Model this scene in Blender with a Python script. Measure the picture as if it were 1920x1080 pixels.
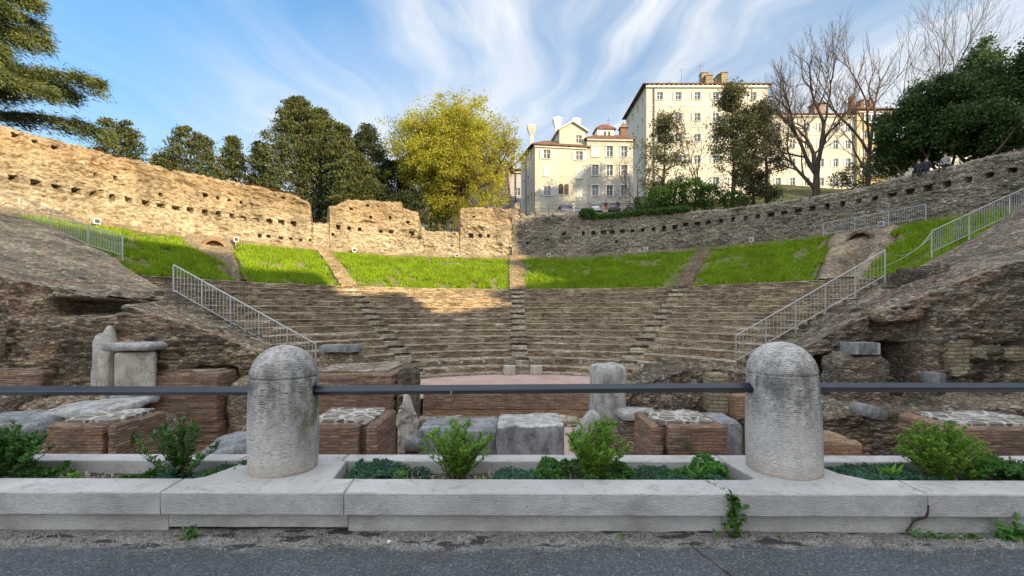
import bpy, math, random
import numpy as np
from mathutils import Vector, Matrix
R = math.radians
scene = bpy.context.scene
for o in list(bpy.data.objects): bpy.data.objects.remove(o)

# ------------------------------------------------------------------ camera
cam_d = bpy.data.cameras.new("camera"); cam = bpy.data.objects.new("camera", cam_d)
scene.collection.objects.link(cam); scene.camera = cam
cam.location = (0, 0, 1.4); cam.rotation_euler = (R(90), 0, 0)
cam_d.sensor_width = 36; cam_d.lens = 36 * 853 / 1920; cam_d.shift_y = 0.0234
cam_d.clip_start = .05; cam_d.clip_end = 3000

# ------------------------------------------------------------------ sun + exposure
AZ, EL = 50.0, 18.0
D = Vector((math.sin(R(AZ))*math.cos(R(EL)), -math.cos(R(AZ))*math.cos(R(EL)), math.sin(R(EL))))
sun_d = bpy.data.lights.new("sun", 'SUN'); sun = bpy.data.objects.new("sun", sun_d)
scene.collection.objects.link(sun)
sun_d.energy = 2.8; sun_d.angle = R(0.6); sun_d.color = (1.0, .77, .45)
sun.rotation_euler = D.to_track_quat('Z', 'Y').to_euler()
scene.view_settings.view_transform = 'Standard'; scene.view_settings.look = 'None'
scene.view_settings.gamma = 1.0; scene.view_settings.exposure = 1.75
scene.render.engine = 'CYCLES'

# ------------------------------------------------------------------ sky
world = bpy.data.worlds.new("World"); scene.world = world; world.use_nodes = True
wt = world.node_tree; wn, wl = wt.nodes, wt.links
for n in list(wn): wn.remove(n)
def build_sky():
    out = wn.new('ShaderNodeOutputWorld'); bg = wn.new('ShaderNodeBackground')
    sky = wn.new('ShaderNodeTexSky'); sky.sky_type = 'NISHITA'; sky.sun_disc = False
    sky.sun_elevation = R(EL); sky.sun_rotation = R(180 - AZ)
    sky.air_density = 1.0; sky.dust_density = .6; sky.ozone_density = 1.6
    tc = wn.new('ShaderNodeTexCoord')
    sep = wn.new('ShaderNodeSeparateXYZ'); wl.new(tc.outputs['Generated'], sep.inputs[0])
    def M(op, a, b=None, c=None, clamp=False):
        n = wn.new('ShaderNodeMath'); n.operation = op; n.use_clamp = clamp
        for i, v in enumerate((a, b, c)):
            if v is None: continue
            if isinstance(v, (int, float)): n.inputs[i].default_value = v
            else: wl.new(v, n.inputs[i])
        return n.outputs[0]
    X, Y, Z = sep.outputs
    zd = M('SUBTRACT', Z, .09)
    zc = M('MULTIPLY', M('ADD', M('MULTIPLY', M('ADD', M('SQRT', M('ADD', M('MULTIPLY', zd, zd), .012)), zd), .5), .015), 1.5)
    px, py = M('DIVIDE', X, zc), M('DIVIDE', Y, zc)
    # wind direction of the cirrus: slightly left of the axis
    a = R(9.0)
    u = M('ADD', M('MULTIPLY', px, math.cos(a)), M('MULTIPLY', py, math.sin(a)))
    v = M('SUBTRACT', M('MULTIPLY', py, math.cos(a)), M('MULTIPLY', px, math.sin(a)))
    def comb(x, y, z=0.0):
        n = wn.new('ShaderNodeCombineXYZ')
        for i, q in enumerate((x, y, z)):
            if isinstance(q, (int, float)): n.inputs[i].default_value = q
            else: wl.new(q, n.inputs[i])
        return n.outputs[0]
    def noise(vec, scale, detail=5, rough=.55, dist=0.0):
        n = wn.new('ShaderNodeTexNoise'); n.inputs['Scale'].default_value = scale
        n.inputs['Detail'].default_value = detail; n.inputs['Roughness'].default_value = rough
        n.inputs['Distortion'].default_value = dist
        wl.new(vec, n.inputs['Vector']); return n.outputs[0]
    def ramp(x, lo, hi, s='SMOOTHSTEP'):
        n = wn.new('ShaderNodeMapRange'); n.interpolation_type = s
        n.inputs[1].default_value = lo; n.inputs[2].default_value = hi
        wl.new(x, n.inputs[0]); return n.outputs[0]
    warp = noise(comb(u, v, 3.0), .38, 4, .6)
    u2 = M('ADD', u, M('MULTIPLY', M('SUBTRACT', warp, .5), 1.3))
    # fan of broad bands, torn into wisps
    streak = noise(comb(M('MULTIPLY', u2, 1.25), M('MULTIPLY', v, .15), 2.4), 1.25, 3, .5, .2)
    fine = noise(comb(M('MULTIPLY', u2, 2.8), M('MULTIPLY', v, .50), 1.3), 1.5, 7, .60, .3)
    big = noise(comb(u, v, 11.0), .55, 3, .5)
    s1 = ramp(M('ADD', streak, M('ADD', M('MULTIPLY', M('SUBTRACT', big, .5), .45), M('MULTIPLY', M('SUBTRACT', fine, .5), .26))), .385, .64)
    s2 = ramp(fine, .30, .70)
    cl = M('MULTIPLY', s1, M('ADD', M('MULTIPLY', s2, .50), .62), clamp=True)
    side = ramp(M('DIVIDE', X, M('MAXIMUM', Y, .05)), -.95, -.22)
    veil = M('MULTIPLY', M('SUBTRACT', 1.0, ramp(Z, .18, .64)), 1.12)
    veil = M('MULTIPLY', veil, M('ADD', .30, M('MULTIPLY', side, .70)))
    veil = M('MULTIPLY', veil, M('ADD', .62, M('MULTIPLY', ramp(fine, .25, .7), .38)))
    cl = M('MULTIPLY', cl, M('ADD', .25, M('MULTIPLY', side, .75)))
    tot = M('ADD', cl, M('MULTIPLY', veil, M('SUBTRACT', 1.0, cl)), clamp=True)
    tot = M('MULTIPLY', tot, .96)
    hs = wn.new('ShaderNodeHueSaturation'); hs.inputs['Saturation'].default_value = 1.12
    wl.new(M('ADD', .36, M('MULTIPLY', ramp(Z, .0, .62), .34)), hs.inputs['Value'])
    tn = wn.new('ShaderNodeMix'); tn.data_type = 'RGBA'; tn.blend_type = 'MULTIPLY'; tn.inputs[0].default_value = 1; tn.inputs[7].default_value = (.76, 1.0, 1.08, 1)
    wl.new(sky.outputs[0], tn.inputs[6]); wl.new(tn.outputs[2], hs.inputs['Color'])
    mix = wn.new('ShaderNodeMix'); mix.data_type = 'RGBA'
    wl.new(tot, mix.inputs[0]); wl.new(hs.outputs[0], mix.inputs[6])
    mix.inputs[7].default_value = (2.75, 2.8, 2.88, 1)
    # extra sky glow added out of view, overhead and behind, to fill the shade
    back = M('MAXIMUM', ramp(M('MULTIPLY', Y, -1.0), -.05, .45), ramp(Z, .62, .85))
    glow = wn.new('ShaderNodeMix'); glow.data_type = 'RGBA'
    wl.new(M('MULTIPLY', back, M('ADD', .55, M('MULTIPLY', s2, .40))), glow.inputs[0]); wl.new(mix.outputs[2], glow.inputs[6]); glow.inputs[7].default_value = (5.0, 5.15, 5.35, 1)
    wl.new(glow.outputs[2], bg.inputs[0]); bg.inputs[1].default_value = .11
    wl.new(bg.outputs[0], out.inputs[0])
build_sky()

# ------------------------------------------------------------------ numpy noise
def _hash(ix, iy, iz, seed):
    n = (ix*374761393 + iy*668265263 + iz*2147483647 + seed*1274126177) & 0xffffffff
    n = ((n ^ (n >> 13)) * 1274126177) & 0xffffffff
    n = ((n ^ (n >> 16)) * 2246822519) & 0xffffffff
    return ((n ^ (n >> 15)) & 0xffffff) / float(0xffffff)
def vnoise(P, seed=0):
    P = np.asarray(P, float); i = np.floor(P).astype(np.int64); f = P - i; f = f*f*(3-2*f)
    r = 0
    for dx in (0, 1):
        for dy in (0, 1):
            for dz in (0, 1):
                w = (f[..., 0] if dx else 1-f[..., 0])*(f[..., 1] if dy else 1-f[..., 1])*(f[..., 2] if dz else 1-f[..., 2])
                r = r + w*_hash(i[..., 0]+dx, i[..., 1]+dy, i[..., 2]+dz, seed)
    return r*2-1
def fbm(P, oct=4, seed=0, gain=.5):
    P = np.asarray(P, float); a, t, r = 1.0, 0, 0
    for k in range(oct):
        r = r + a*vnoise(P*(2**k) + 17.3*k, seed+k); t += a; a *= gain
    return r/t
def stone_cells(P, seed=0):
    """crude 3-D cellular distance (F2-F1): 0 on the joints, larger inside each stone"""
    P = np.asarray(P, float); i = np.floor(P).astype(np.int64)
    d1 = np.full(P.shape[:-1], 9.0); d2 = d1.copy(); idv = np.zeros(P.shape[:-1])
    for dx in (-1, 0, 1):
        for dy in (-1, 0, 1):
            for dz in (-1, 0, 1):
                c = i + np.array([dx, dy, dz])
                q = np.stack([_hash(c[..., 0], c[..., 1], c[..., 2], seed+k) for k in (1, 2, 3)], -1)
                d = np.linalg.norm(c + q - P, axis=-1)
                m = d < d1
                d2 = np.where(m, d1, np.minimum(d2, d)); idv = np.where(m, q[..., 0], idv); d1 = np.where(m, d, d1)
    return d2-d1, idv

# ------------------------------------------------------------------ object helpers
COL = scene.collection
def tag(o, label=None, cat=None, group=None, kind=None):
    if label: o['label'] = label
    if cat: o['category'] = cat
    if group: o['group'] = group
    if kind: o['kind'] = kind
    return o
def empty(name, loc=(0, 0, 0), label=None, cat=None, group=None, kind=None, rz=0):
    o = bpy.data.objects.new(name, None); COL.objects.link(o); o.location = loc; o.rotation_euler = (0, 0, rz)
    o.empty_display_size = .2
    return tag(o, label, cat, group, kind)
def wloc(p):
    l = Vector((0, 0, 0))
    while p is not None: l = l + p.location; p = p.parent
    return l
def mk(name, V, F, mats, parent=None, uv=None, smooth=False, midx=None, base=None):
    """one mesh object; V in world coordinates (relative to an unrotated parent, or to `base` for a top-level thing)"""
    V = np.asarray(V, float).reshape(-1, 3)
    off = np.array(wloc(parent)) if parent is not None else (np.array(base) if base is not None else np.zeros(3))
    me = bpy.data.meshes.new(name)
    if isinstance(F, np.ndarray):
        k = F.shape[1]; me.vertices.add(len(V)); me.vertices.foreach_set('co', (V-off).astype(np.float32).ravel())
        me.loops.add(F.size); me.loops.foreach_set('vertex_index', F.astype(np.int32).ravel())
        me.polygons.add(len(F)); me.polygons.foreach_set('loop_start', np.arange(0, F.size, k, dtype=np.int32))
        me.update(calc_edges=True)
    else:
        me.from_pydata((V-off).tolist(), [], F); me.update()
    if not isinstance(mats, (list, tuple)): mats = [mats]
    for m in mats: me.materials.append(m)
    if midx is not None: me.polygons.foreach_set('material_index', np.asarray(midx, np.int32))
    n = len(me.polygons); L = len(me.loops)
    if uv is None:
        co = np.empty(len(V)*3, np.float32); me.vertices.foreach_get('co', co); co = co.reshape(-1, 3)+off
        li = np.empty(L, np.int32); me.loops.foreach_get('vertex_index', li)
        nr = np.empty(n*3, np.float32); me.polygons.foreach_get('normal', nr); nr = np.abs(nr.reshape(-1, 3))
        lt = np.empty(n, np.int32); me.polygons.foreach_get('loop_total', lt)
        nr = np.repeat(nr, lt, 0); c = co[li]
        top = (nr[:, 2] > nr[:, 0]) & (nr[:, 2] > nr[:, 1]); xd = nr[:, 0] > nr[:, 1]
        U = np.where(top, c[:, 0], np.where(xd, c[:, 1], c[:, 0])); W = np.where(top, c[:, 1], c[:, 2])
        uvl = np.stack([U, W], -1)
    else:
        li = np.empty(L, np.int32); me.loops.foreach_get('vertex_index', li); uvl = np.asarray(uv, float)[li]
    lay = me.uv_layers.new(name='UVMap'); lay.data.foreach_set('uv', uvl.astype(np.float32).ravel())
    if smooth: me.polygons.foreach_set('use_smooth', np.ones(n, bool))
    me.update()
    o = bpy.data.objects.new(name, me); COL.objects.link(o)
    if parent is not None: o.parent = parent
    elif base is not None: o.location = base
    return o
def copy_tree(o, parent=None):
    c = o.copy(); COL.objects.link(c)
    if parent is not None: c.parent = parent
    for ch in list(o.children): copy_tree(ch, c)
    return c

class MB:
    def __init__(s): s.V, s.F, s.M = [], [], []; s.n = 0
    def add(s, V, F, m=0):
        V = np.asarray(V, float).reshape(-1, 3)
        s.V.append(V); s.F += [tuple(int(i)+s.n for i in f) for f in F]; s.M += [m]*len(F); s.n += len(V)
        return s
    def box(s, x0, y0, z0, x1, y1, z1, m=0):
        V = [(x, y, z) for x in (x0, x1) for y in (y0, y1) for z in (z0, z1)]
        return s.add(V, [(0, 1, 3, 2), (4, 6, 7, 5), (0, 4, 5, 1), (2, 3, 7, 6), (0, 2, 6, 4), (1, 5, 7, 3)], m)
    def obox(s, c, t, w, d, h, m=0):
        """box centred at c, width w along unit t (horizontal), depth d, height h"""
        t = np.array([t[0], t[1], 0.0]); n = np.array([t[1], -t[0], 0.0]); z = np.array([0, 0, 1.0]); c = np.array(c, float)
        V = [c+t*w*a+n*d*b+z*h*e for a in (-.5, .5) for b in (.5, -.5) for e in (-.5, .5)]
        return s.add(V, [(0, 1, 3, 2), (4, 6, 7, 5), (0, 4, 5, 1), (2, 3, 7, 6), (0, 2, 6, 4), (1, 5, 7, 3)], m)
    def tube(s, a, b, r0, r1=None, sides=6, m=0, cap=True):
        r1 = r0 if r1 is None else r1
        a, b = np.array(a, float), np.array(b, float); d = b-a; L = np.linalg.norm(d)
        if L < 1e-6: return s
        d = d/L; u = np.cross(d, (0, 0, 1.0)) if abs(d[2]) < .9 else np.cross(d, (1.0, 0, 0)); u /= np.linalg.norm(u); v = np.cross(d, u)
        V = []
        for c, r in ((a, r0), (b, r1)):
            for k in range(sides):
                t = 2*math.pi*(k+.5)/sides; V.append(c+r*(math.cos(t)*u+math.sin(t)*v))
        F = [(k, (k+1) % sides, sides+(k+1) % sides, sides+k) for k in range(sides)]
        if cap: F += [tuple(range(sides))[::-1], tuple(range(sides, 2*sides))]
        return s.add(V, F, m)
    def lathe(s, prof, cx=0, cy=0, n=48, m=0):
        V = [(cx+r*math.cos(2*math.pi*k/n), cy+r*math.sin(2*math.pi*k/n), z) for r, z in prof for k in range(n)]
        F = [(i*n+k, i*n+(k+1) % n, (i+1)*n+(k+1) % n, (i+1)*n+k) for i in range(len(prof)-1) for k in range(n)]
        F += [tuple(range(n))[::-1], tuple((len(prof)-1)*n+k for k in range(n))]
        return s.add(V, F, m)
    def prism(s, pts, z0, z1, m=0):
        n = len(pts); V = [(x, y, z0) for x, y in pts]+[(x, y, z1) for x, y in pts]
        F = [(k, (k+1) % n, n+(k+1) % n, n+k) for k in range(n)]+[tuple(range(n))[::-1], tuple(range(n, 2*n))]
        return s.add(V, F, m)
    def hull(s, bot, top, m=0):
        n = len(bot); V = list(bot)+list(top)
        F = [(k, (k+1) % n, n+(k+1) % n, n+k) for k in range(n)]+[tuple(range(n))[::-1], tuple(range(n, 2*n))]
        return s.add(V, F, m)
    def build(s, name, mats, parent=None, smooth=False, base=None):
        return mk(name, np.concatenate(s.V), s.F, mats, parent, smooth=smooth, midx=s.M, base=base)

def grid_faces(nu, nv, flip=False):
    i, j = np.meshgrid(np.arange(nu-1), np.arange(nv-1), indexing='ij'); a = (i*nv+j).ravel()
    q = np.stack([a, a+nv, a+nv+1, a+1], -1)
    return q[:, ::-1].copy() if flip else q

# ------------------------------------------------------------------ materials
class NT:
    def __init__(s, name):
        s.m = bpy.data.materials.new(name); s.m.use_nodes = True; t = s.m.node_tree; s.N, s.L = t.nodes, t.links
        for n in list(s.N): s.N.remove(n)
        s.out = s.N.new('ShaderNodeOutputMaterial'); s.b = s.N.new('ShaderNodeBsdfPrincipled')
        s.L.new(s.b.outputs[0], s.out.inputs[0]); s.tc = s.N.new('ShaderNodeTexCoord')
        s.b.inputs['Specular IOR Level'].default_value = .25
    def put(s, v, inp):
        if hasattr(v, 'links') or isinstance(v, bpy.types.NodeSocket): s.L.new(v, inp)
        elif isinstance(v, (tuple, list)) and len(v) == 3 and len(inp.default_value) == 4: inp.default_value = (*v, 1)
        else: inp.default_value = v
    def obj(s): return s.tc.outputs['Object']
    def geo(s): return s.N.new('ShaderNodeNewGeometry').outputs['Position']
    def uv(s): return s.tc.outputs['UV']
    def map(s, vec, scale=(1, 1, 1), loc=(0, 0, 0)):
        n = s.N.new('ShaderNodeMapping'); n.inputs['Scale'].default_value = scale; n.inputs['Location'].default_value = loc
        s.L.new(vec, n.inputs[0]); return n.outputs[0]
    def noise(s, vec, scale=1, detail=5, rough=.55, dist=0, color=False):
        n = s.N.new('ShaderNodeTexNoise'); s.put(vec, n.inputs['Vector']); s.put(scale, n.inputs['Scale'])
        n.inputs['Detail'].default_value = detail; n.inputs['Roughness'].default_value = rough; n.inputs['Distortion'].default_value = dist
        return n.outputs[1 if color else 0]
    def vor(s, vec, scale=1, feature='F1', rnd=1.0):
        n = s.N.new('ShaderNodeTexVoronoi'); n.feature = feature; s.put(vec, n.inputs['Vector']); n.inputs['Scale'].default_value = scale
        n.inputs['Randomness'].default_value = rnd; return n
    def math(s, op, a, b=None, clamp=False):
        n = s.N.new('ShaderNodeMath'); n.operation = op; n.use_clamp = clamp; s.put(a, n.inputs[0])
        if b is not None: s.put(b, n.inputs[1])
        return n.outputs[0]
    def rng(s, x, a, b, c=0.0, d=1.0):
        n = s.N.new('ShaderNodeMapRange'); s.put(x, n.inputs[0])
        for i, v in enumerate((a, b, c, d)): n.inputs[i+1].default_value = v
        return n.outputs[0]
    def ramp(s, x, stops):
        n = s.N.new('ShaderNodeValToRGB'); e = n.color_ramp.elements
        while len(e) < len(stops): e.new(.5)
        for k, (p, c) in zip(e, stops): k.position = p; k.color = (*c, 1)
        s.put(x, n.inputs[0]); return n.outputs[0]
    def mix(s, f, a, b, mode='MIX'):
        n = s.N.new('ShaderNodeMix'); n.data_type = 'RGBA'; n.blend_type = mode
        s.put(f, n.inputs[0]); s.put(a, n.inputs[6]); s.put(b, n.inputs[7]); return n.outputs[2]
    def vadd(s, a, b, k=1.0):
        n = s.N.new('ShaderNodeVectorMath'); n.operation = 'MULTIPLY_ADD'; s.put(b, n.inputs[0]); n.inputs[1].default_value = (k, k, k); s.put(a, n.inputs[2]); return n.outputs[0]
    def sep(s, v):
        n = s.N.new('ShaderNodeSeparateXYZ'); s.put(v, n.inputs[0]); return n.outputs
    def bump(s, h, strength=.5, dist=.02, prev=None):
        n = s.N.new('ShaderNodeBump'); s.put(h, n.inputs['Height']); n.inputs['Strength'].default_value = strength; n.inputs['Distance'].default_value = dist
        if prev is not None: s.L.new(prev, n.inputs['Normal'])
        return n.outputs[0]
    def done(s, col, rough=.9, normal=None, spec=None, metal=None):
        s.put(col, s.b.inputs['Base Color']); s.put(rough, s.b.inputs['Roughness'])
        if normal is not None: s.L.new(normal, s.b.inputs['Normal'])
        if spec is not None: s.b.inputs['Specular IOR Level'].default_value = spec
        if metal is not None: s.b.inputs['Metallic'].default_value = metal
        return s.m
def plain(name, col, rough=.6, metal=0, spec=.4, var=.12, vs=6, bump=0):
    t = NT(name); n = t.noise(t.obj(), vs, 5)
    c = t.mix(1.0, col, t.ramp(n, [(.25, (1-var,)*3), (.75, (1+var,)*3)]), 'MULTIPLY')
    nb = t.bump(t.noise(t.obj(), vs*6, 4), .4, bump) if bump else None
    return t.done(c, rough, nb, spec, metal)
def rubble(name, cols, mortar, cell=(5, 5, 9), mw=.06, bump=.035, dirt=(.45, 1.25), ds=.7, dirtcol=None, upper=None, tints=False):
    """irregular stones bedded in mortar, in object space"""
    t = NT(name); o = t.obj(); w = t.noise(o, 2.3, 4, .6, 0, True)
    v = t.vadd(t.map(o, cell), w, .9)
    e = t.vor(v, 1, 'DISTANCE_TO_EDGE').outputs['Distance']; c = t.vor(v, 1)
    rnd = t.sep(c.outputs['Color'])[0]
    stone = t.ramp(rnd, [(i/(len(cols)-1), k) for i, k in enumerate(cols)])
    g = t.noise(t.map(o, (14, 14, 26)), 1, 5, .65)
    stone = t.mix(1.0, stone, t.ramp(g, [(.3, (.62,)*3), (.7, (1.3,)*3)]), 'MULTIPLY')
    m = t.rng(t.math('ADD', e, t.math('MULTIPLY', t.math('SUBTRACT', g, .5), .10)), mw*.35, mw*1.5)
    big = t.noise(o, ds, 5, .6)
    col = t.mix(m, mortar, stone)
    col = t.mix(1.0, col, t.ramp(big, [(.32, (dirt[0],)*3), (.68, (dirt[1],)*3)]), 'MULTIPLY')
    st = t.noise(t.map(o, (1.1, 1.1, .28)), 1, 6, .65)
    col = t.mix(t.rng(st, .56, .72, 0, .55), col, dirtcol or (.05, .04, .03))
    if tints:
        tn_ = t.noise(o, .62, 4, .55); tc_ = t.ramp(tn_, [(.32, (.98, .98, .95)), (.44, (1.22, 1.14, 1.0)), (.52, (.78, .82, .84)), (.60, (1.22, 1.04, .92)), (.70, (.95, 1.0, .95))])
        col = t.mix(1.0, col, tc_, 'MULTIPLY')
    if upper:
        zz = t.math('ADD', t.sep(t.geo())[2], t.math('MULTIPLY', t.math('SUBTRACT', t.noise(o, .45, 5, .6), .5), 3.4))
        col = t.mix(t.rng(zz, upper[0], upper[1], 0, .80), col, t.mix(1.0, col, (.74, .64, .52), 'MULTIPLY'))
        col = t.mix(t.rng(t.noise(o, 1.1, 5, .7), .62, .72, 0, .5), col, (.10, .11, .04))
    h = t.math('ADD', t.math('MULTIPLY', t.math('MINIMUM', e, .25), 2.2), t.math('MULTIPLY', g, .7))
    nb = t.bump(h, 1.0, bump)
    return t.done(col, .95, nb, .15)
def brick(name, cols, mortar, bw=.34, bh=.075, ms=.012, bump=.02, dirt=(.5, 1.25), wob=.035, ds=.8, gaps=True):
    t = NT(name); u = t.uv(); o = t.obj()
    w = t.noise(t.map(o, (1.2, 1.2, 2.5)), 1, 4, .6, 0, True)
    v = t.vadd(u, w, wob*2)
    n = t.N.new('ShaderNodeTexBrick'); n.offset = .5; n.squash = 1
    t.L.new(v, n.inputs['Vector']); n.inputs['Color1'].default_value = (0, 0, 0, 1); n.inputs['Color2'].default_value = (1, 1, 1, 1)
    n.inputs['Mortar'].default_value = (.5, .5, .5, 1); n.inputs['Scale'].default_value = 1
    n.inputs['Mortar Size'].default_value = ms; n.inputs['Mortar Smooth'].default_value = .4; n.inputs['Bias'].default_value = 0
    n.inputs['Brick Width'].default_value = bw; n.inputs['Row Height'].default_value = bh
    rnd = t.sep(n.outputs['Color'])[0]; fac = n.outputs['Fac']
    # second irregular variation so that the rows do not read as printed
    j = t.vor(t.map(o, (2.6, 2.6, 1/bh*.9)), 1).outputs['Color']; jr = t.sep(j)[0]
    rr = t.math('ADD', t.math('MULTIPLY', rnd, .45), t.math('MULTIPLY', jr, .55))
    c = t.ramp(rr, [(i/(len(cols)-1), k) for i, k in enumerate(cols)])
    g = t.noise(t.map(o, (10, 10, 34)), 1, 5, .7)
    c = t.mix(1.0, c, t.ramp(g, [(.28, (.5,)*3), (.72, (1.4,)*3)]), 'MULTIPLY')
    c = t.mix(fac, c, mortar)
    big = t.noise(o, ds, 5, .6)
    c = t.mix(1.0, c, t.ramp(big, [(.32, (dirt[0],)*3), (.68, (dirt[1],)*3)]), 'MULTIPLY')
    h = t.math('SUBTRACT', t.math('ADD', t.math('MULTIPLY', g, .9), t.math('MULTIPLY', rr, .6)), t.math('MULTIPLY', fac, .8))
    return t.done(c, .95, t.bump(h, 1.0, bump), .15)

mats = {}
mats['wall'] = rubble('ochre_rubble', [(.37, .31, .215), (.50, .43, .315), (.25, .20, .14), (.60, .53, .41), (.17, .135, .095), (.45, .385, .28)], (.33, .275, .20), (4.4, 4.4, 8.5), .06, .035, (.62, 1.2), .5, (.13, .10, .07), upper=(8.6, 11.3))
mats['ruin'] = rubble('brown_rubble', [(.30, .245, .175), (.44, .37, .275), (.21, .17, .13), (.58, .50, .39), (.27, .225, .175), (.38, .27, .19)], (.19, .155, .115), (5.2, 5.2, 15), .06, .06, (.6, 1.4), .45, tints=True)
mats['ruin_dark'] = rubble('grey_rubble', [(.21, .18, .145), (.32, .275, .22), (.14, .12, .10), (.44, .39, .32), (.22, .165, .125)], (.13, .105, .082), (5.2, 5.2, 14), .06, .06, (.5, 1.35), .45, tints=True)
mats['tier'] = brick('tier_masonry', [(.31, .235, .15), (.47, .365, .24), (.60, .49, .34), (.37, .26, .165), (.21, .16, .11), (.53, .41, .27)], (.12, .095, .065), .42, .095, .014, .045, (.6, 1.25), .05)
mats['tread'] = rubble('tread_stone', [(.30, .25, .18), (.43, .37, .29), (.22, .18, .13), (.52, .46, .38), (.34, .28, .21)], (.17, .135, .095), (3, 3, 8), .06, .04, (.55, 1.3), .6)
mats['stairstone'] = rubble('pale_stair_stone', [(.48, .42, .33), (.60, .54, .44), (.38, .32, .24), (.66, .60, .50)], (.26, .21, .15), (3, 3, 8), .06, .04, (.7, 1.2), .6)
mats['brick'] = brick('red_brick', [(.26, .155, .11), (.37, .215, .14), (.43, .25, .16), (.30, .205, .15), (.19, .13, .10), (.40, .29, .20), (.47, .36, .26)], (.19, .145, .11), .40, .058, .010, .03, (.62, 1.2), .035)
mats['brick_warm'] = brick('orange_brick', [(.42, .22, .12), (.50, .29, .16), (.34, .19, .12), (.46, .34, .22), (.30, .20, .13)], (.26, .20, .14), .34, .075, .012, .03, (.7, 1.15), .03)
mats['brick_yellow'] = brick('yellow_stone_block', [(.34, .29, .18), (.42, .37, .24), (.27, .22, .14), (.46, .41, .28)], (.17, .14, .09), .36, .11, .014, .02, (.7, 1.15), .03)

def stone_mat(name, c0, c1, stain=.45, staincol=(.09, .085, .08), bump=.012, fs=9):
    t = NT(name); o = t.obj(); a = t.noise(o, 1.6, 6, .6); f = t.noise(o, fs*4, 5, .7); m = t.noise(o, fs, 5, .6)
    c = t.mix(t.rng(a, .35, .65), c0, c1)
    c = t.mix(1.0, c, t.ramp(f, [(.3, (.78,)*3), (.7, (1.2,)*3)]), 'MULTIPLY')
    s = t.math('MULTIPLY', t.rng(t.noise(t.map(o, (2.6, 2.6, 1.4)), 1.3, 8, .72), .44, .62), stain)
    ck = t.vor(t.vadd(o, t.noise(o, 2, 4, .6, 0, True), .5), 1.6, 'DISTANCE_TO_EDGE').outputs['Distance']; c = t.mix(t.rng(ck, .012, .0, 0, .7), c, (.06, .06, .055))
    c = t.mix(s, c, staincol)
    h = t.math('ADD', t.math('MULTIPLY', m, 1.0), t.math('MULTIPLY', f, .35))
    return t.done(c, .88, t.bump(h, 1.0, bump), .25)
mats['marble'] = stone_mat('weathered_marble', (.40, .39, .37), (.56, .55, .52), .65, (.10, .10, .10), .02, 6)
mats['marble_dark'] = stone_mat('grey_limestone', (.22, .225, .23), (.36, .365, .37), .75, (.07, .07, .07), .025, 5)
mats['marble_warm'] = stone_mat('warm_marble', (.50, .46, .39), (.62, .58, .50), .5, (.16, .14, .11), .02, 6)

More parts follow.
